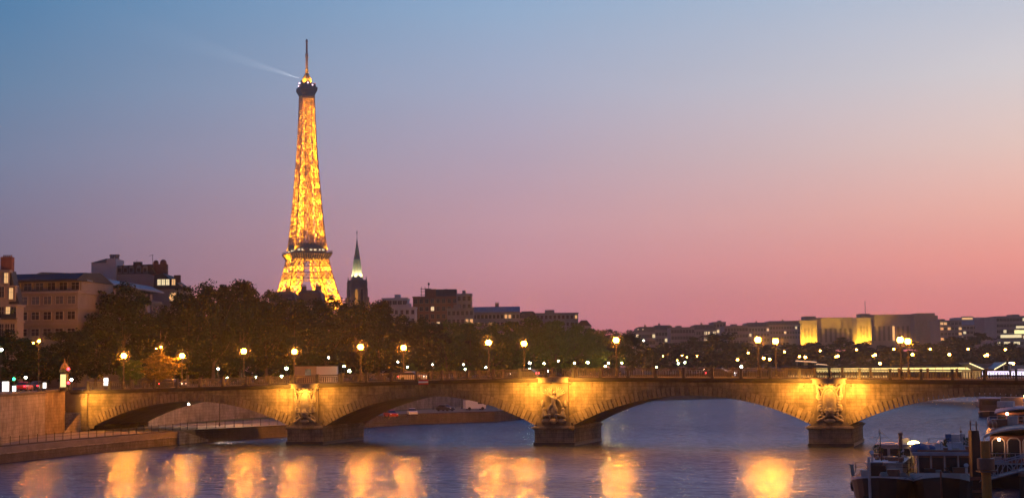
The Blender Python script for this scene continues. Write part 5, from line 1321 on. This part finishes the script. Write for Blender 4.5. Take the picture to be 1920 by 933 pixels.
# slope roofed wing to the right with lit dormers
b6 = thing('apartment_building', 'lower slate-roofed house with three lit dormers, stepping down towards the tall iron tower', 'building', (at(290, 540, Y-8).x, Y-8, STREET), 0)
X0 = at(290, 540, Y-8).x; ex6 = lambda px: at(px, 540, Y-8).x-X0; ez6 = lambda py: at(310, py, Y-8).z-STREET
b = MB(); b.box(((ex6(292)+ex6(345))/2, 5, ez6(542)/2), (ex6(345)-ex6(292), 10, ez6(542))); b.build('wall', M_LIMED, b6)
b = MB(); b.prism([(ex6(288), ez6(542)), (ex6(290), ez6(515)), (ex6(305), ez6(512)), (ex6(322), ez6(524)), (ex6(348), ez6(542))], -0.3, 10); rf = b.build('roof', M_ROOF, b6)
for px in (299, 307, 315, 326): win_at(rf, (ex6(px), -0.32, ez6(529)), 0.8, 1.4, M_WINPALE if px < 320 else M_WINLIT, M_FRAME)
b = MB(); b.box((ex6(329), 2, ez6(522)), (1.5, 1.0, 1.8)); b.build('chimney', M_BRICK, rf)
b = MB(); b.tube((ex6(325), -0.1, ez6(556)), (ex6(325), 0.3, ez6(556)), 1.0, 1.0, 14); b.build('round_window', M_WINLIT, b6)

# dark roofs in front of the iron tower
building('apartment_building', 'dark roofed apartment house in front of the iron tower foot, left of two', 503, 556, 546, 480, STREET, 12, M_GREYW, 'mansard', 1, 5, 0.0, roofh=4.5, chim=1)
building('apartment_building', 'dark roofed apartment house in front of the iron tower foot, right of two', 553, 606, 543, 490, STREET, 12, M_GREYW, 'mansard', 1, 6, 0.1, roofh=5.0, chim=2)
# group over the trees in the middle
building('apartment_building', 'low white rendered block with flat roof between spire and brick building', 716, 764, 558, 600, STREET, 12, M_WHITEW, 'flat', 2, 5, 0.0, wh=1.4, ww=1.6)
building('apartment_building', 'lower white house in front of the flat white block', 738, 779, 575, 575, STREET, 8, M_WHITEW, 'flat', 2, 4, 0.2)
brk = building('apartment_building', 'dark brick apartment building crowned by a roof terrace with aerials', 774, 858, 555, 640, STREET, 14, M_BRICK, 'flat', 4, 8, 0.06, wh=1.7, ww=1.3, litm=M_WINPALE)
o_ = Vector(brk.location); bx = lambda px: at(px, 550, 640).x-o_.x; bz = lambda py: at(820, py, 640).z-STREET
b = MB(); b.box((bx(826), 7, bz(549)), (bx(856)-bx(797), 9, bz(541)-bz(556))); b.prism([(bx(820), bz(543)), (bx(836), bz(541)), (bx(852), bz(543)), (bx(857), bz(556)), (bx(820), bz(556))], 2, 9); b.build('penthouse', M_ROOF, brk)
b = MB(); b.box((bx(807), 5, bz(548)), (bx(820)-bx(800), 6, bz(542)-bz(556))); b.build('lift_house', M_BRICK, brk)
b = MB()
for px in (789, 796, 803): b.path([(bx(px), 4, bz(556)), (bx(px), 4, bz(536))], 0.12, 5)
for py in (540, 545, 551): b.path([(bx(787), 4, bz(py)), (bx(808), 4, bz(py))], 0.12, 5)
b.path([(bx(803), 4, bz(545)), (bx(803), 4, bz(528))], 0.14, 5); b.box((bx(803), 4, bz(531)), (0.8, 0.8, 0.8)); b.build('aerial_frame', M_DARKMETAL, brk)
building('apartment_building', 'narrow brick and stone house with tall square chimney stacks beside the aerial building', 856, 884, 550, 630, STREET, 12, M_GREYW, 'flat', 4, 3, 0.05, wh=1.8, ww=1.2)
for px in (864, 877):
    pass
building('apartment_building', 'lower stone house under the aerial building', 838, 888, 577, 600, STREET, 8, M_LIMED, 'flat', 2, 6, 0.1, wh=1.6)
building('apartment_building', 'long house with pale zinc roof right of the brick building', 886, 974, 574, 650, STREET, 12, M_GREYW, 'slope', 2, 12, 0.2, roofm=M_ZINC, roofh=2.4, chim=1)
building('apartment_building', 'small dark house with square chimney left of the blue-grey block', 972, 1006, 583, 670, STREET, 10, M_LIMED, 'mansard', 1, 4, 0.1, roofh=3)
building('apartment_building', 'blue-grey zinc clad block at the right end of the left skyline', 1004, 1084, 586, 690, STREET, 12, M_ZINC, 'flat', 2, 10, 0.05, frame=M_ZINC)
building('apartment_building', 'low dark house sloping down at the very end of the left skyline', 1082, 1108, 600, 700, STREET, 10, M_GREYW, 'gable', 1, 4, 0.0, roofh=2.5)

# far skyline above the right half of the bridge
FARB = [(1192, 1228, 612, 1180, 'mansard', 'farthest left house of the purple skyline past the last big tree'), (1224, 1262, 609, 1250, 'mansard', 'grey mansard block second from left in the distant purple skyline'),
        (1258, 1302, 613, 1200, 'flat', 'flat dark block with lit windows in the distant skyline, over the third arch'), (1298, 1342, 608, 1300, 'mansard', 'ribbed grey block in the distant skyline left of the cube tower'),
        (1337, 1361, 603, 1350, 'flat', 'cube-topped dark block standing above the distant skyline'), (1358, 1402, 610, 1250, 'flat', 'low dark block just right of the cube-topped one'),
        (1398, 1442, 604, 1500, 'mansard', 'distant block with two lit windows left of the gold-lit pavilion'), (1438, 1500, 601, 1600, 'mansard', 'long distant block adjoining the gold-lit left pavilion')]
for i, (a, c, y, Yd, rf, lab) in enumerate(FARB):
    building('distant_building', lab, a, c, y, Yd, 9.0, 30, M_PURP, rf, 3, max(4, (c-a)//5), 0.08, wh=2.6, ww=2.0, fh=5.0, roofh=4, top_margin=2.0, litm=M_WINPALE, chim=1 if rf == 'mansard' else 0, group='distant city skyline blocks', ribs=10 if i == 3 else 0)

# the palace on the hill: two wings, each a lit end pavilion and a long dark body
def palace(label, pav, body, end, Y, zb):
    x0 = at(pav[0], 600, Y).x; r = thing('palace_wing', label, 'palace', (x0, Y, zb), 0)
    fx = lambda px: at(px, 600, Y).x-x0
    fz = lambda py: at((pav[0]+body[1])/2, py, Y).z-zb
    b = MB(); b.box(((fx(pav[0])+fx(pav[1]))/2, 12, fz(pav[2])/2), (fx(pav[1])-fx(pav[0]), 26, fz(pav[2]))); b.box(((fx(pav[0])*0.35+fx(pav[1])*0.65), 14, fz(pav[2])+2.0), ((fx(pav[1])-fx(pav[0]))*0.7, 20, 5.0))
    b.box(((fx(pav[0])+fx(pav[1]))/2, 12, fz(pav[2])-0.9), (fx(pav[1])-fx(pav[0])+1.6, 27.6, 1.2))
    pv_ = b.build('pavilion', M_PALACE, r)
    w = fx(pav[1])-fx(pav[0])
    for i in range(3):
        b = MB(); b.box((fx(pav[0])+w*(0.30+0.2*i), -1.05, fz(pav[2])*0.42), (w*0.10, 0.3, fz(pav[2])*0.6)); b.build('window', M_WIN, pv_)
    b = MB(); bw = fx(body[1])-fx(body[0]); b.box(((fx(body[0])+fx(body[1]))/2, 32, fz(body[2])/2), (bw, 24, fz(body[2]))); b.box(((fx(body[0])+fx(body[1]))/2, 32, fz(body[2])-1), (bw+1.5, 25.5, 1.6))
    bd = b.build('wing_body', M_PALACE, r)
    n = int(bw/5.5)
    for i in range(n):
        b = MB(); b.box((fx(body[0])+bw*(i+0.5)/n, 19.85, fz(body[2])*0.45), (2.6, 0.4, fz(body[2])*0.42)); b.build('window', M_WINLIT if end and i in (5, 9, 10, 11) else M_WIN, bd)
    if end:
        b = MB(); ew = fx(end[1])-fx(end[0]); b.box(((fx(end[0])+fx(end[1]))/2, 16, fz(end[2])/2), (ew, 30, fz(end[2]))); b.box(((fx(end[0])+fx(end[1]))/2, 16, fz(end[2])+1.5), (ew*0.8, 26, 3.0))
        for i in range(6): b.box((fx(end[0])+ew*(i+0.5)/6, 0.4, fz(end[2])*0.45), (ew/6*0.45, 2.0, fz(end[2])*0.8))
        b.build('end_block', M_PALACE, r)
    h = fz(pav[2])
    for k in (0.2, 0.75):
        lamp_light('facade light', 'SPOT', r, (fx(pav[0])+w*k, -12, 1.0), 260000, (1.0, 0.50, 0.03), 0.5, (-3, 12, h*0.75), radians(105))
    lamp_light('facade light', 'SPOT', r, (fx(pav[0])-9, 6, 1.0), 180000, (1.0, 0.50, 0.03), 0.5, (10, 3, h*0.7), radians(120))
    for i in range(5):
        b = MB(); b.box((fx(pav[0])+w*(0.1+0.2*i), -1.25, h*0.45), (w*0.035, 0.5, h*0.86)); b.build('pilaster', M_PALACE, pv_)
    return r
palace('left palace wing on the far hill with gold-lit end pavilion and dark body', (1500, 1531, 599), (1531, 1605, 594), None, 1850, 30)
palace('right palace wing on the far hill with bright gold pavilion and columned end', (1606, 1633, 594), (1633, 1732, 588), (1715, 1759, 592), 1835, 30)
b = MB(); P = at(1626, 590, 1905); fl = thing('flagpole', 'thin flagpole above the bright gold pavilion', 'flagpole', (P.x, P.y+10, P.z-2)); b.lathe([(0.45, -6), (0.3, 20)], n=6); b.build('pole', M_DARKMETAL, fl)
b = MB(); b.box((0, 0, -5), (1.6, 1.6, 1.2)); b.build('base', M_PALACE, fl)
FR = [(1762, 1803, 600, 1300, 'flat', 'pinkish block with a few lit windows right of the far palace', M_PURP, 0.25), (1798, 1850, 594, 1400, 'slope', 'blue-grey roofed block with lit top floor beyond the right pier', M_GREYW, 0.2),
      (1846, 1874, 597, 1350, 'flat', 'narrow grey block between the sloped roof and the bright-windowed block', M_PURP, 0.1), (1868, 1935, 592, 1150, 'flat', 'dark modern block with bright yellow window bands at the right', M_GREYW, 0.3)]
for i, (a, c, y, Yd, rf, lab, m_, lt) in enumerate(FR):
    bb = building('distant_building', lab, a, c, y, Yd, 14.0, 30, m_, rf, 5, max(4, (c-a)//6), lt, wh=2.2, ww=2.4, fh=4.4, roofh=7, top_margin=1.6, litm=M_WINPALE if i != 0 else M_WINLIT, roofm=M_ZINC, group='distant blocks right of the palace')
    if i == 3:
        o_ = bb.location
        for (pa, pc_, py, hh, m2) in ((1876, 1915, 630, 2.2, M_WINPALE), (1902, 1925, 622, 2.6, emit('bright office window', (1.0, 0.85, 0.35), 1.5)), (1905, 1925, 613, 1.6, M_WINPALE)):
            xa, xc, z = at(pa, py, Yd).x-o_.x, at(pc_, py, Yd).x-o_.x, at(1890, py, Yd).z-o_.z
            b = MB(); b.box(((xa+xc)/2, -0.35, z), (xc-xa, 0.4, hh)); b.build('window_band', m2, bb)
    if i == 1:
        xa, xc, z = at(1802, 596, Yd).x-bb.location.x, at(1824, 596, Yd).x-bb.location.x, at(1812, 597, Yd).z-bb.location.z
        b = MB(); b.box(((xa+xc)/2, -0.6, z), (xc-xa, 1.2, 4.0)); b.build('top_floor', m_, bb)
        b = MB(); b.box(((xa+xc)/2, -1.25, z), ((xc-xa)*0.9, 0.2, 1.8)); b.build('window_band', M_WINLIT, bb)

# long glazed river pavilion on the right bank quay, brightly lit inside
pA, pB = at(1470, 694, 560), at(1822, 694, 440)
rv = thing('river_pavilion', 'long low pavilion with a continuous bright band of windows behind the right railing', 'pavilion', (pA.x, pA.y, 4.0), atan2(pB.y-pA.y, pB.x-pA.x))
LN = (Vector((pB.x, pB.y))-Vector((pA.x, pA.y))).length
zt = (pA.z+pB.z)/2-4.0
b = MB(); b.box((LN/2, 6, 0.5), (LN, 12, 1.0)); b.box((LN/2, 6.2, (zt+1.2)/2), (LN, 11, zt+1.0)); b.build('wall', M_CORN, rv)
b = MB(); b.box((LN/2, 6, zt+1.55), (LN+2, 13.0, 0.5)); b.build('roof', M_DARKMETAL, rv)
n = 30
wmz = MB(); wmz.box((0, 0, 0), (LN/n*0.88, 0.2, 1.25)); wme = wmz.mesh('window', emit('pavilion glazing', (1.0, 0.78, 0.28), 1.35))
wmz = MB(); wmz.box((0, 0, 0), (LN/n*0.8, 0.2, 1.1)); wme2 = wmz.mesh('window', emit('lower glazing', (1.0, 0.74, 0.26), 0.6))
for i in range(n):
    if i >= 6: link('window', wme, rv, (LN*(i+0.5)/n, 0.62, zt+0.15))
    if i < 18: link('window', wme2, rv, (LN*(i+0.5)/n, 0.62, zt-2.2))
# entrance canopy with two tilted lit roofs
p = at(1853, 690, 425); en = thing('entrance_canopy', 'butterfly-roofed canopy with two slanted glowing edges at the right', 'canopy', (p.x, p.y, 4.0), 0)
k = 425/FPX; zc_ = p.z-4.0
b = MB()
def slant(x0, z0, x1, z1, mb, th=0.35, y0=0, y1=10): mb.prism([(x0, z0), (x1, z1), (x1, z1+th), (x0, z0+th)], y0, y1)
L0, L1 = (-35*k, zc_+9*k), (-8*k, zc_-3*k); R0, R1 = (11*k, zc_-3*k), (33*k, zc_+9*k)
slant(*L0, *L1, b); slant(*R0, *R1, b); b.prism([(-8*k, zc_-3*k-0.2), (11*k, zc_-3*k-0.2), (30*k, zc_+9*k), (-30*k, zc_+9*k)], 8.5, 10.4); b.build('roof', M_ZINC, en)
for (A__, B__) in ((L0, L1), (R0, R1)):
    b = MB(); b.prism([(A__[0], A__[1]-0.02), (B__[0], B__[1]-0.02), (B__[0], B__[1]+0.3), (A__[0], A__[1]+0.3)], -0.25, -0.02); b.build('lit_edge', emit('canopy edge light', (1.0, 0.8, 0.4), 1.6), en)
b = MB(); b.box((-22*k, 5, (zc_-3*k)/2), (20*k, 8, zc_-3*k)); b.build('glowing_wall', emit('self-glowing wall', (0.9, 0.5, 0.16), 0.55), en)  # wall glows by its own emission, no lamp lights it
for x in (-30*k, 30*k): 
    b = MB(); b.tube((x, 0.5, 0), (x, 0.5, zc_+6*k), 0.18, 0.18, 6); b.build('column', M_FRAME, en)
# bright moored excursion boats
for i, (a, c, y0, y1, lab) in enumerate([(1842, 1893, 695, 703, 'dazzling violet-white excursion boat moored under the canopy'), (1897, 1935, 693, 704, 'dazzling white excursion boat right of the tall light mast')]):
    Yb = 400-12*i; a_, c_ = at(a, (y0+y1)/2, Yb), at(c, (y0+y1)/2, Yb)
    r = thing('excursion_boat', lab, 'boat', ((a_.x+c_.x)/2, Yb, 0), 0.0, 'lit excursion boats'); ln = c_.x-a_.x
    b = MB(); b.prism([(-ln/2, -0.4), (-ln/2-1, 1.2), (ln/2+1, 1.2), (ln/2, -0.4)], 0, 5); b.build('hull', M_CABW, r)
    b = MB(); b.box((0, 2.6, 4.4), (ln, 4.4, 6.6)); b.build('cabin', M_CABW, r)
    b = MB(); zc2 = a_.z; b.box((0, 0.3, zc2), (ln*0.98, 0.2, (y1-y0)*Yb/FPX*0.8)); b.build('window', emit('violet white lights', (0.85, 0.75, 1.0), 2.5), r)
    b = MB(); b.box((0, 2.6, 8.9 if i == 0 else 9.3), (ln*0.6, 3.4, 0.8)); b.build('upper_deck', M_CABW, r)
p = at(1895, 688, 420); lm = thing('light_mast', 'tall pale mast between the two dazzling boats', 'mast', (p.x, p.y, 4.0), 0)
b = MB(); b.lathe([(0.25, 0), (0.2, p.z-4+1.4)], n=8); b.build('mast_pole', M_ROPE, lm); b = MB(); b.box((0, -0.1, p.z-4+1.2), (0.9, 0.4, 0.4)); b.build('lamp_head', M_PANEL, lm)
# row of glowing awnings on the landing left of the pavilion
for i, (px, py) in enumerate([(1503, 675), (1522, 676), (1541, 681), (1560, 684)]):
    p = at(px, py, 590); r = thing('awning', 'small glowing awning, %s in the row stepping down left of the long pavilion' % ordw(i), 'awning', (p.x, p.y, 4.0), 0, 'glowing awnings left of the pavilion')
    z = p.z-4.0; b = MB(); b.prism([(-1.8, z-0.3), (1.9, z-0.6), (1.9, z-0.35), (-1.8, z)], 0, 3); b.build('cover', emit('self-glowing awning fabric', (1.0, 0.62, 0.35), 0.9), r)  # fabric itself emits, standing for the strings of lights
    b = MB(); [b.tube((x, y, 0), (x, y, z-0.4), 0.08, 0.08, 5) for x in (-1.6, 1.6) for y in (0.2, 2.8)]; b.build('posts', M_FRAME, r)

# ================================================================== TREES
def leaf_mat(name, c1, c2):
    m = bpy.data.materials.new(name); m.use_nodes = True; MATS[name] = m
    t = m.node_tree; b = t.nodes['Principled BSDF']; b.inputs['Roughness'].default_value = 0.75; b.inputs['Specular IOR Level'].default_value = 0.2
    g = t.nodes.new('ShaderNodeNewGeometry'); r = t.nodes.new('ShaderNodeValToRGB')
    r.color_ramp.elements[0].color = (*c1, 1); r.color_ramp.elements[1].color = (*c2, 1)
    t.links.new(g.outputs['Random Per Island'], r.inputs[0]); t.links.new(r.outputs[0], b.inputs['Base Color'])
    tr = t.nodes.new('ShaderNodeBsdfTranslucent'); mx = t.nodes.new('ShaderNodeMixShader'); mx.inputs[0].default_value = 0.25
    t.links.new(r.outputs[0], tr.inputs[0]); t.links.new(b.outputs[0], mx.inputs[1]); t.links.new(tr.outputs[0], mx.inputs[2])
    t.links.new(mx.outputs[0], t.nodes['Material Output'].inputs[0]); return m
M_LEAF = leaf_mat('plane leaves', (0.0035, 0.019, 0.005), (0.010, 0.042, 0.010))
M_LEAFLIT = leaf_mat('leaves painted lamplit', (0.03, 0.075, 0.012), (0.075, 0.14, 0.022))  # lamplight put into the leaf colour, a paler copy of the plane leaves
M_BARK = mat('bark', (0.07, 0.055, 0.04), 0.95, (0.11, 0.09, 0.07), 1.5, 0.5)
def crown_mesh(seed, H, Wd, base, nclump, per, leaf, m, shape=1.0):
    rg = np.random.default_rng(seed)
    cs = []
    while len(cs) < nclump:
        p = rg.uniform(-1, 1, 3); d = np.linalg.norm(p)
        if d > 1 or d < 0.35: continue
        # fuller towards the upper half, lumpy outline
        ang = atan2(p[1], p[0]); lump = 0.82+0.18*sin(ang*3+seed)+0.12*sin(p[2]*5+seed*2)
        wz = (1-max(0, p[2])**2*0.25)*(1.0 if p[2] > -0.3 else 1-0.25*(-0.3-p[2]))
        cs.append((p[0]*Wd/2*lump*wz, p[1]*Wd/2*lump*wz, base+(H-base)*(0.5+0.5*p[2]*(0.92+0.08*lump)), rg.uniform(0.7, 1.35)))
    cs = np.array(cs)
    n = nclump*per
    ci = np.repeat(np.arange(nclump), per)
    off = rg.normal(0, 1, (n, 3)); off /= np.linalg.norm(off, axis=1)[:, None]; off *= (rg.uniform(0.15, 1, n)**0.5)[:, None]
    R_ = Wd*0.115*cs[ci, 3]
    c = cs[ci, :3]+off*R_[:, None]*np.array([1, 1, 0.8])
    nrm = off+rg.normal(0, 0.6, (n, 3)); nrm /= np.linalg.norm(nrm, axis=1)[:, None]
    t1 = np.cross(nrm, rg.normal(0, 1, (n, 3))); t1 /= np.linalg.norm(t1, axis=1)[:, None]; t2 = np.cross(nrm, t1)
    s = leaf*rg.uniform(0.6, 1.3, n)
    q = np.stack([c-t1*s[:, None]*0.5, c+t2*s[:, None]*0.42, c+t1*s[:, None]*0.55, c-t2*s[:, None]*0.38], 1).reshape(-1, 3)
    me = bpy.data.meshes.new('crown'); me.vertices.add(4*n); me.vertices.foreach_set('co', q.ravel().astype(np.float32))
    me.loops.add(4*n); me.loops.foreach_set('vertex_index', np.arange(4*n, dtype=np.int32))
    me.polygons.add(n); me.polygons.foreach_set('loop_start', np.arange(0, 4*n, 4, dtype=np.int32)); me.polygons.foreach_set('loop_total', np.full(n, 4, np.int32))
    me.materials.append(m); me.update(calc_edges=True); return me
def trunk_mesh(seed, H, Wd, base):
    r = random.Random(seed); b = MB(); top = Vector((r.uniform(-.3, .3), r.uniform(-.3, .3), H*0.45))
    b.tube((0, 0, -0.3), (top.x*.4, top.y*.4, base), 0.36, 0.26, 8); b.tube((top.x*.4, top.y*.4, base), top, 0.26, 0.15, 7)
    for i in range(7):
        w = 2*pi*i/7+r.uniform(-.3, .3); z0 = base+(H*0.45-base)*r.uniform(0.0, 0.9)
        q = Vector((cos(w)*Wd*0.2, sin(w)*Wd*0.2, z0+H*0.14)); b.tube((top.x*.4, top.y*.4, z0), q, 0.13, 0.08, 6)
        b.tube(q, q+Vector((cos(w)*Wd*0.14, sin(w)*Wd*0.14, H*0.17)), 0.08, 0.03, 5)
    b.tube(top, top+Vector((0, 0, H*0.35)), 0.15, 0.04, 6)
    return b.mesh('trunk', M_BARK)
HT, WT = 20.0, 12.0
CROWNS = [crown_mesh(i+1, HT, WT, 2.0, 120, 95, 0.47, M_LEAF) for i in range(5)]
CROWNR = [crown_mesh(i+91, HT, WT, 0.1, 90, 60, 0.7, M_LEAF) for i in range(3)]
CROWNLIT = [crown_mesh(i+31, HT, WT, 1.2, 120, 95, 0.47, M_LEAFLIT) for i in range(2)]
CROWNF = [crown_mesh(i+61, HT, WT, 1.5, 60, 30, 1.1, M_LEAF) for i in range(3)]
TRUNKS = [trunk_mesh(i+1, HT, WT, 3.2) for i in range(3)]
tree_n = 0
def tree(name, label, px, ytop, Y, wpx, zb, crown=None, group=None):
    global tree_n
    p = at(px, ytop, Y); h = p.z-zb; w = wpx*Y/FPX
    r = thing(name, label, 'tree', (p.x, Y, zb), rb.uniform(0, 6.28), group)
    cr = crown if crown is not None else CROWNS[tree_n % 5]
    link('trunk', TRUNKS[tree_n % 3], r); link('crown', cr, r)
    r.scale = (w/WT, w/WT, h/HT/0.985); tree_n += 1
    return r
G1 = 'quay trees behind the bridge'
TREES = [
 (8, 622, 262, 150, 'small dark tree at the left end, partly lit green'), (72, 652, 275, 100, 'low dark tree behind the tall double-headed lamp'),
 (128, 612, 288, 120, 'rounded dark tree hiding the lower floors of the office block'), (180, 590, 300, 105, 'dark tree between the office block and the advertising column'),
 (232, 530, 310, 140, 'tall round dark tree covering the corner of the office block'), (300, 578, 318, 120, 'shorter dark tree below the lit round window'),
 (352, 540, 322, 115, 'tall ragged tree at the left shoulder of the highest tree mass'), (400, 517, 330, 125, 'highest ragged tree of the left bank'),
 (452, 528, 338, 120, 'tall ragged tree just right of the highest one'), (500, 545, 345, 110, 'dark tree left of the iron tower foot'),
 (556, 566, 362, 130, 'dark tree under the left part of the iron tower'), (612, 556, 375, 125, 'dark tree under the right leg of the iron tower'),
 (664, 556, 388, 115, 'dark tree below the church spire'), (710, 566, 400, 105, 'dark tree left of the low white block'),
 (752, 590, 412, 95, 'dark tree covering the foot of the white houses'), (795, 598, 425, 95, 'dark tree in front of the brick building with aerials'),
 (838, 600, 440, 90, 'olive tree below the narrow chimneyed house'), (880, 600, 452, 90, 'olive tree left of the bridge lamp left of the middle pier'),
 (922, 604, 465, 88, 'olive tree right behind the bridge lamp left of the middle pier'), (962, 598, 480, 85, 'drooping olive tree under the long zinc roofed house'),
 (1000, 592, 495, 85, 'drooping yellow-green tree over the middle pier'), (1040, 597, 510, 85, 'yellow-green tree below the blue-grey block'),
 (1078, 606, 525, 80, 'olive tree at the right end of the blue-grey block'), (1112, 612, 545, 78, 'dark olive tree left of the bridge lamp past the middle pier'),
 (1148, 617, 565, 75, 'dark tree directly behind the bridge lamp past the middle pier'), (1182, 621, 590, 70, 'last big dark tree where the left bank ends'),
]
for i, (px, yt, Y, w, lab) in enumerate(TREES):
    tree('plane_tree', lab, px, yt, Y, w, STREET, CROWNLIT[i % 2] if 'yellow' in lab or 'olive' in lab else None, G1)
# a second row closing the gaps below the front crowns
for i, (px, yt, Y) in enumerate([(378, 600, 352), (352, 610, 346), (405, 600, 380), (300, 612, 356), (500, 600, 395), (545, 606, 402), (45, 640, 300), (160, 620, 325), (262, 600, 345), (330, 585, 350), (430, 560, 365), (480, 570, 372), (530, 590, 385), (585, 590, 400), (640, 585, 410), (690, 590, 425), (735, 605, 440), (775, 615, 450), (820, 620, 465), (860, 620, 478), (900, 625, 490), (945, 620, 505), (985, 615, 520), (1022, 615, 535), (1060, 618, 550), (1098, 625, 570), (1135, 632, 590)]):
    tree('plane_tree', 'rear row tree filling the dark gaps behind the front quay trees', px, yt, Y, 110*360/Y+20, STREET, CROWNR[i % 3], 'rear row of quay trees')
# lit tree at the bridge end and bushes
CROWNO = crown_mesh(41, HT, WT, 1.2, 120, 95, 0.47, leaf_mat('leaves painted orange-lit', (0.06, 0.05, 0.012), (0.13, 0.10, 0.022)))  # orange lamplight put into these leaf colours
tree('plane_tree', 'small round tree glowing orange under the lamps at the bridge end', 300, 660, 262, 88, STREET, CROWNO, G1)
tree('plane_tree', 'low green-lit bush tree left of the second bridge lamp', 245, 672, 280, 60, STREET, CROWNLIT[1], G1)
for px, yt, lab in [(772, 680, 'tiny bright yellow-green sapling right of the far lamp past the left pier'), (880, 684, 'tiny bright yellow-green sapling over the second arch')]:
    tree('sapling', lab, px, yt, 395, 22, STREET, CROWNLIT[0])
    p = at(px-8, yt+3, 391); base = Vector((p.x, p.y, STREET)); quay_lamp('quay_lamp', 'pale lamp hidden beside the ' + lab.replace('tiny bright ', ''), base, Vector((p.x, p.y, p.z-0.6)), M_GREENW, 0.2, False, GL, 'lamp')
# far trees
FT = [(1222, 650, 760, 60, 'dim distant tree just right of the last big left bank tree'), (1256, 640, 800, 70, 'dim distant tree behind the lone tall warm lamp'), (1300, 634, 800, 80, 'dark distant tree left of the broad round one'),
      (1345, 622, 820, 115, 'broad round dark tree over the third arch'), (1398, 640, 840, 80, 'distant tree left of the twin bridge lamps'), (1440, 648, 850, 80, 'distant tree behind the twin bridge lamps'),
      (1484, 642, 860, 80, 'distant tree below the gold-lit left pavilion'), (1530, 640, 880, 85, 'distant tree under the left palace wing'), (1578, 634, 900, 80, 'distant tree between the two palace wings'),
      (1622, 640, 900, 80, 'distant tree below the bright gold pavilion'), (1665, 646, 880, 80, 'distant tree left of the overlapping twin lamps'), (1712, 642, 880, 80, 'distant tree behind the overlapping twin lamps'),
      (1752, 640, 880, 70, 'distant tree below the columned end of the palace'), (1790, 630, 900, 75, 'round dark tree in front of the pinkish block'), (1838, 626, 900, 90, 'dark tree in front of the blue-grey roof'),
      (1884, 640, 870, 80, 'dark tree under the bright window bands'), (1925, 648, 860, 70, 'dark tree cut off at the right end of the far bank')]
for i, (px, yt, Y, w, lab) in enumerate(FT):
    tree('distant_tree', lab, px, yt, Y, w, 8.5, CROWNF[i % 3], 'dark trees on the far bank')
for i, px in enumerate(range(1215, 1930, 42)):
    tree('distant_tree', 'lower rear tree of the dark far bank wood', px, 655, 950, 75, 8.5, CROWNF[i % 3], 'lower rear trees of the far bank')
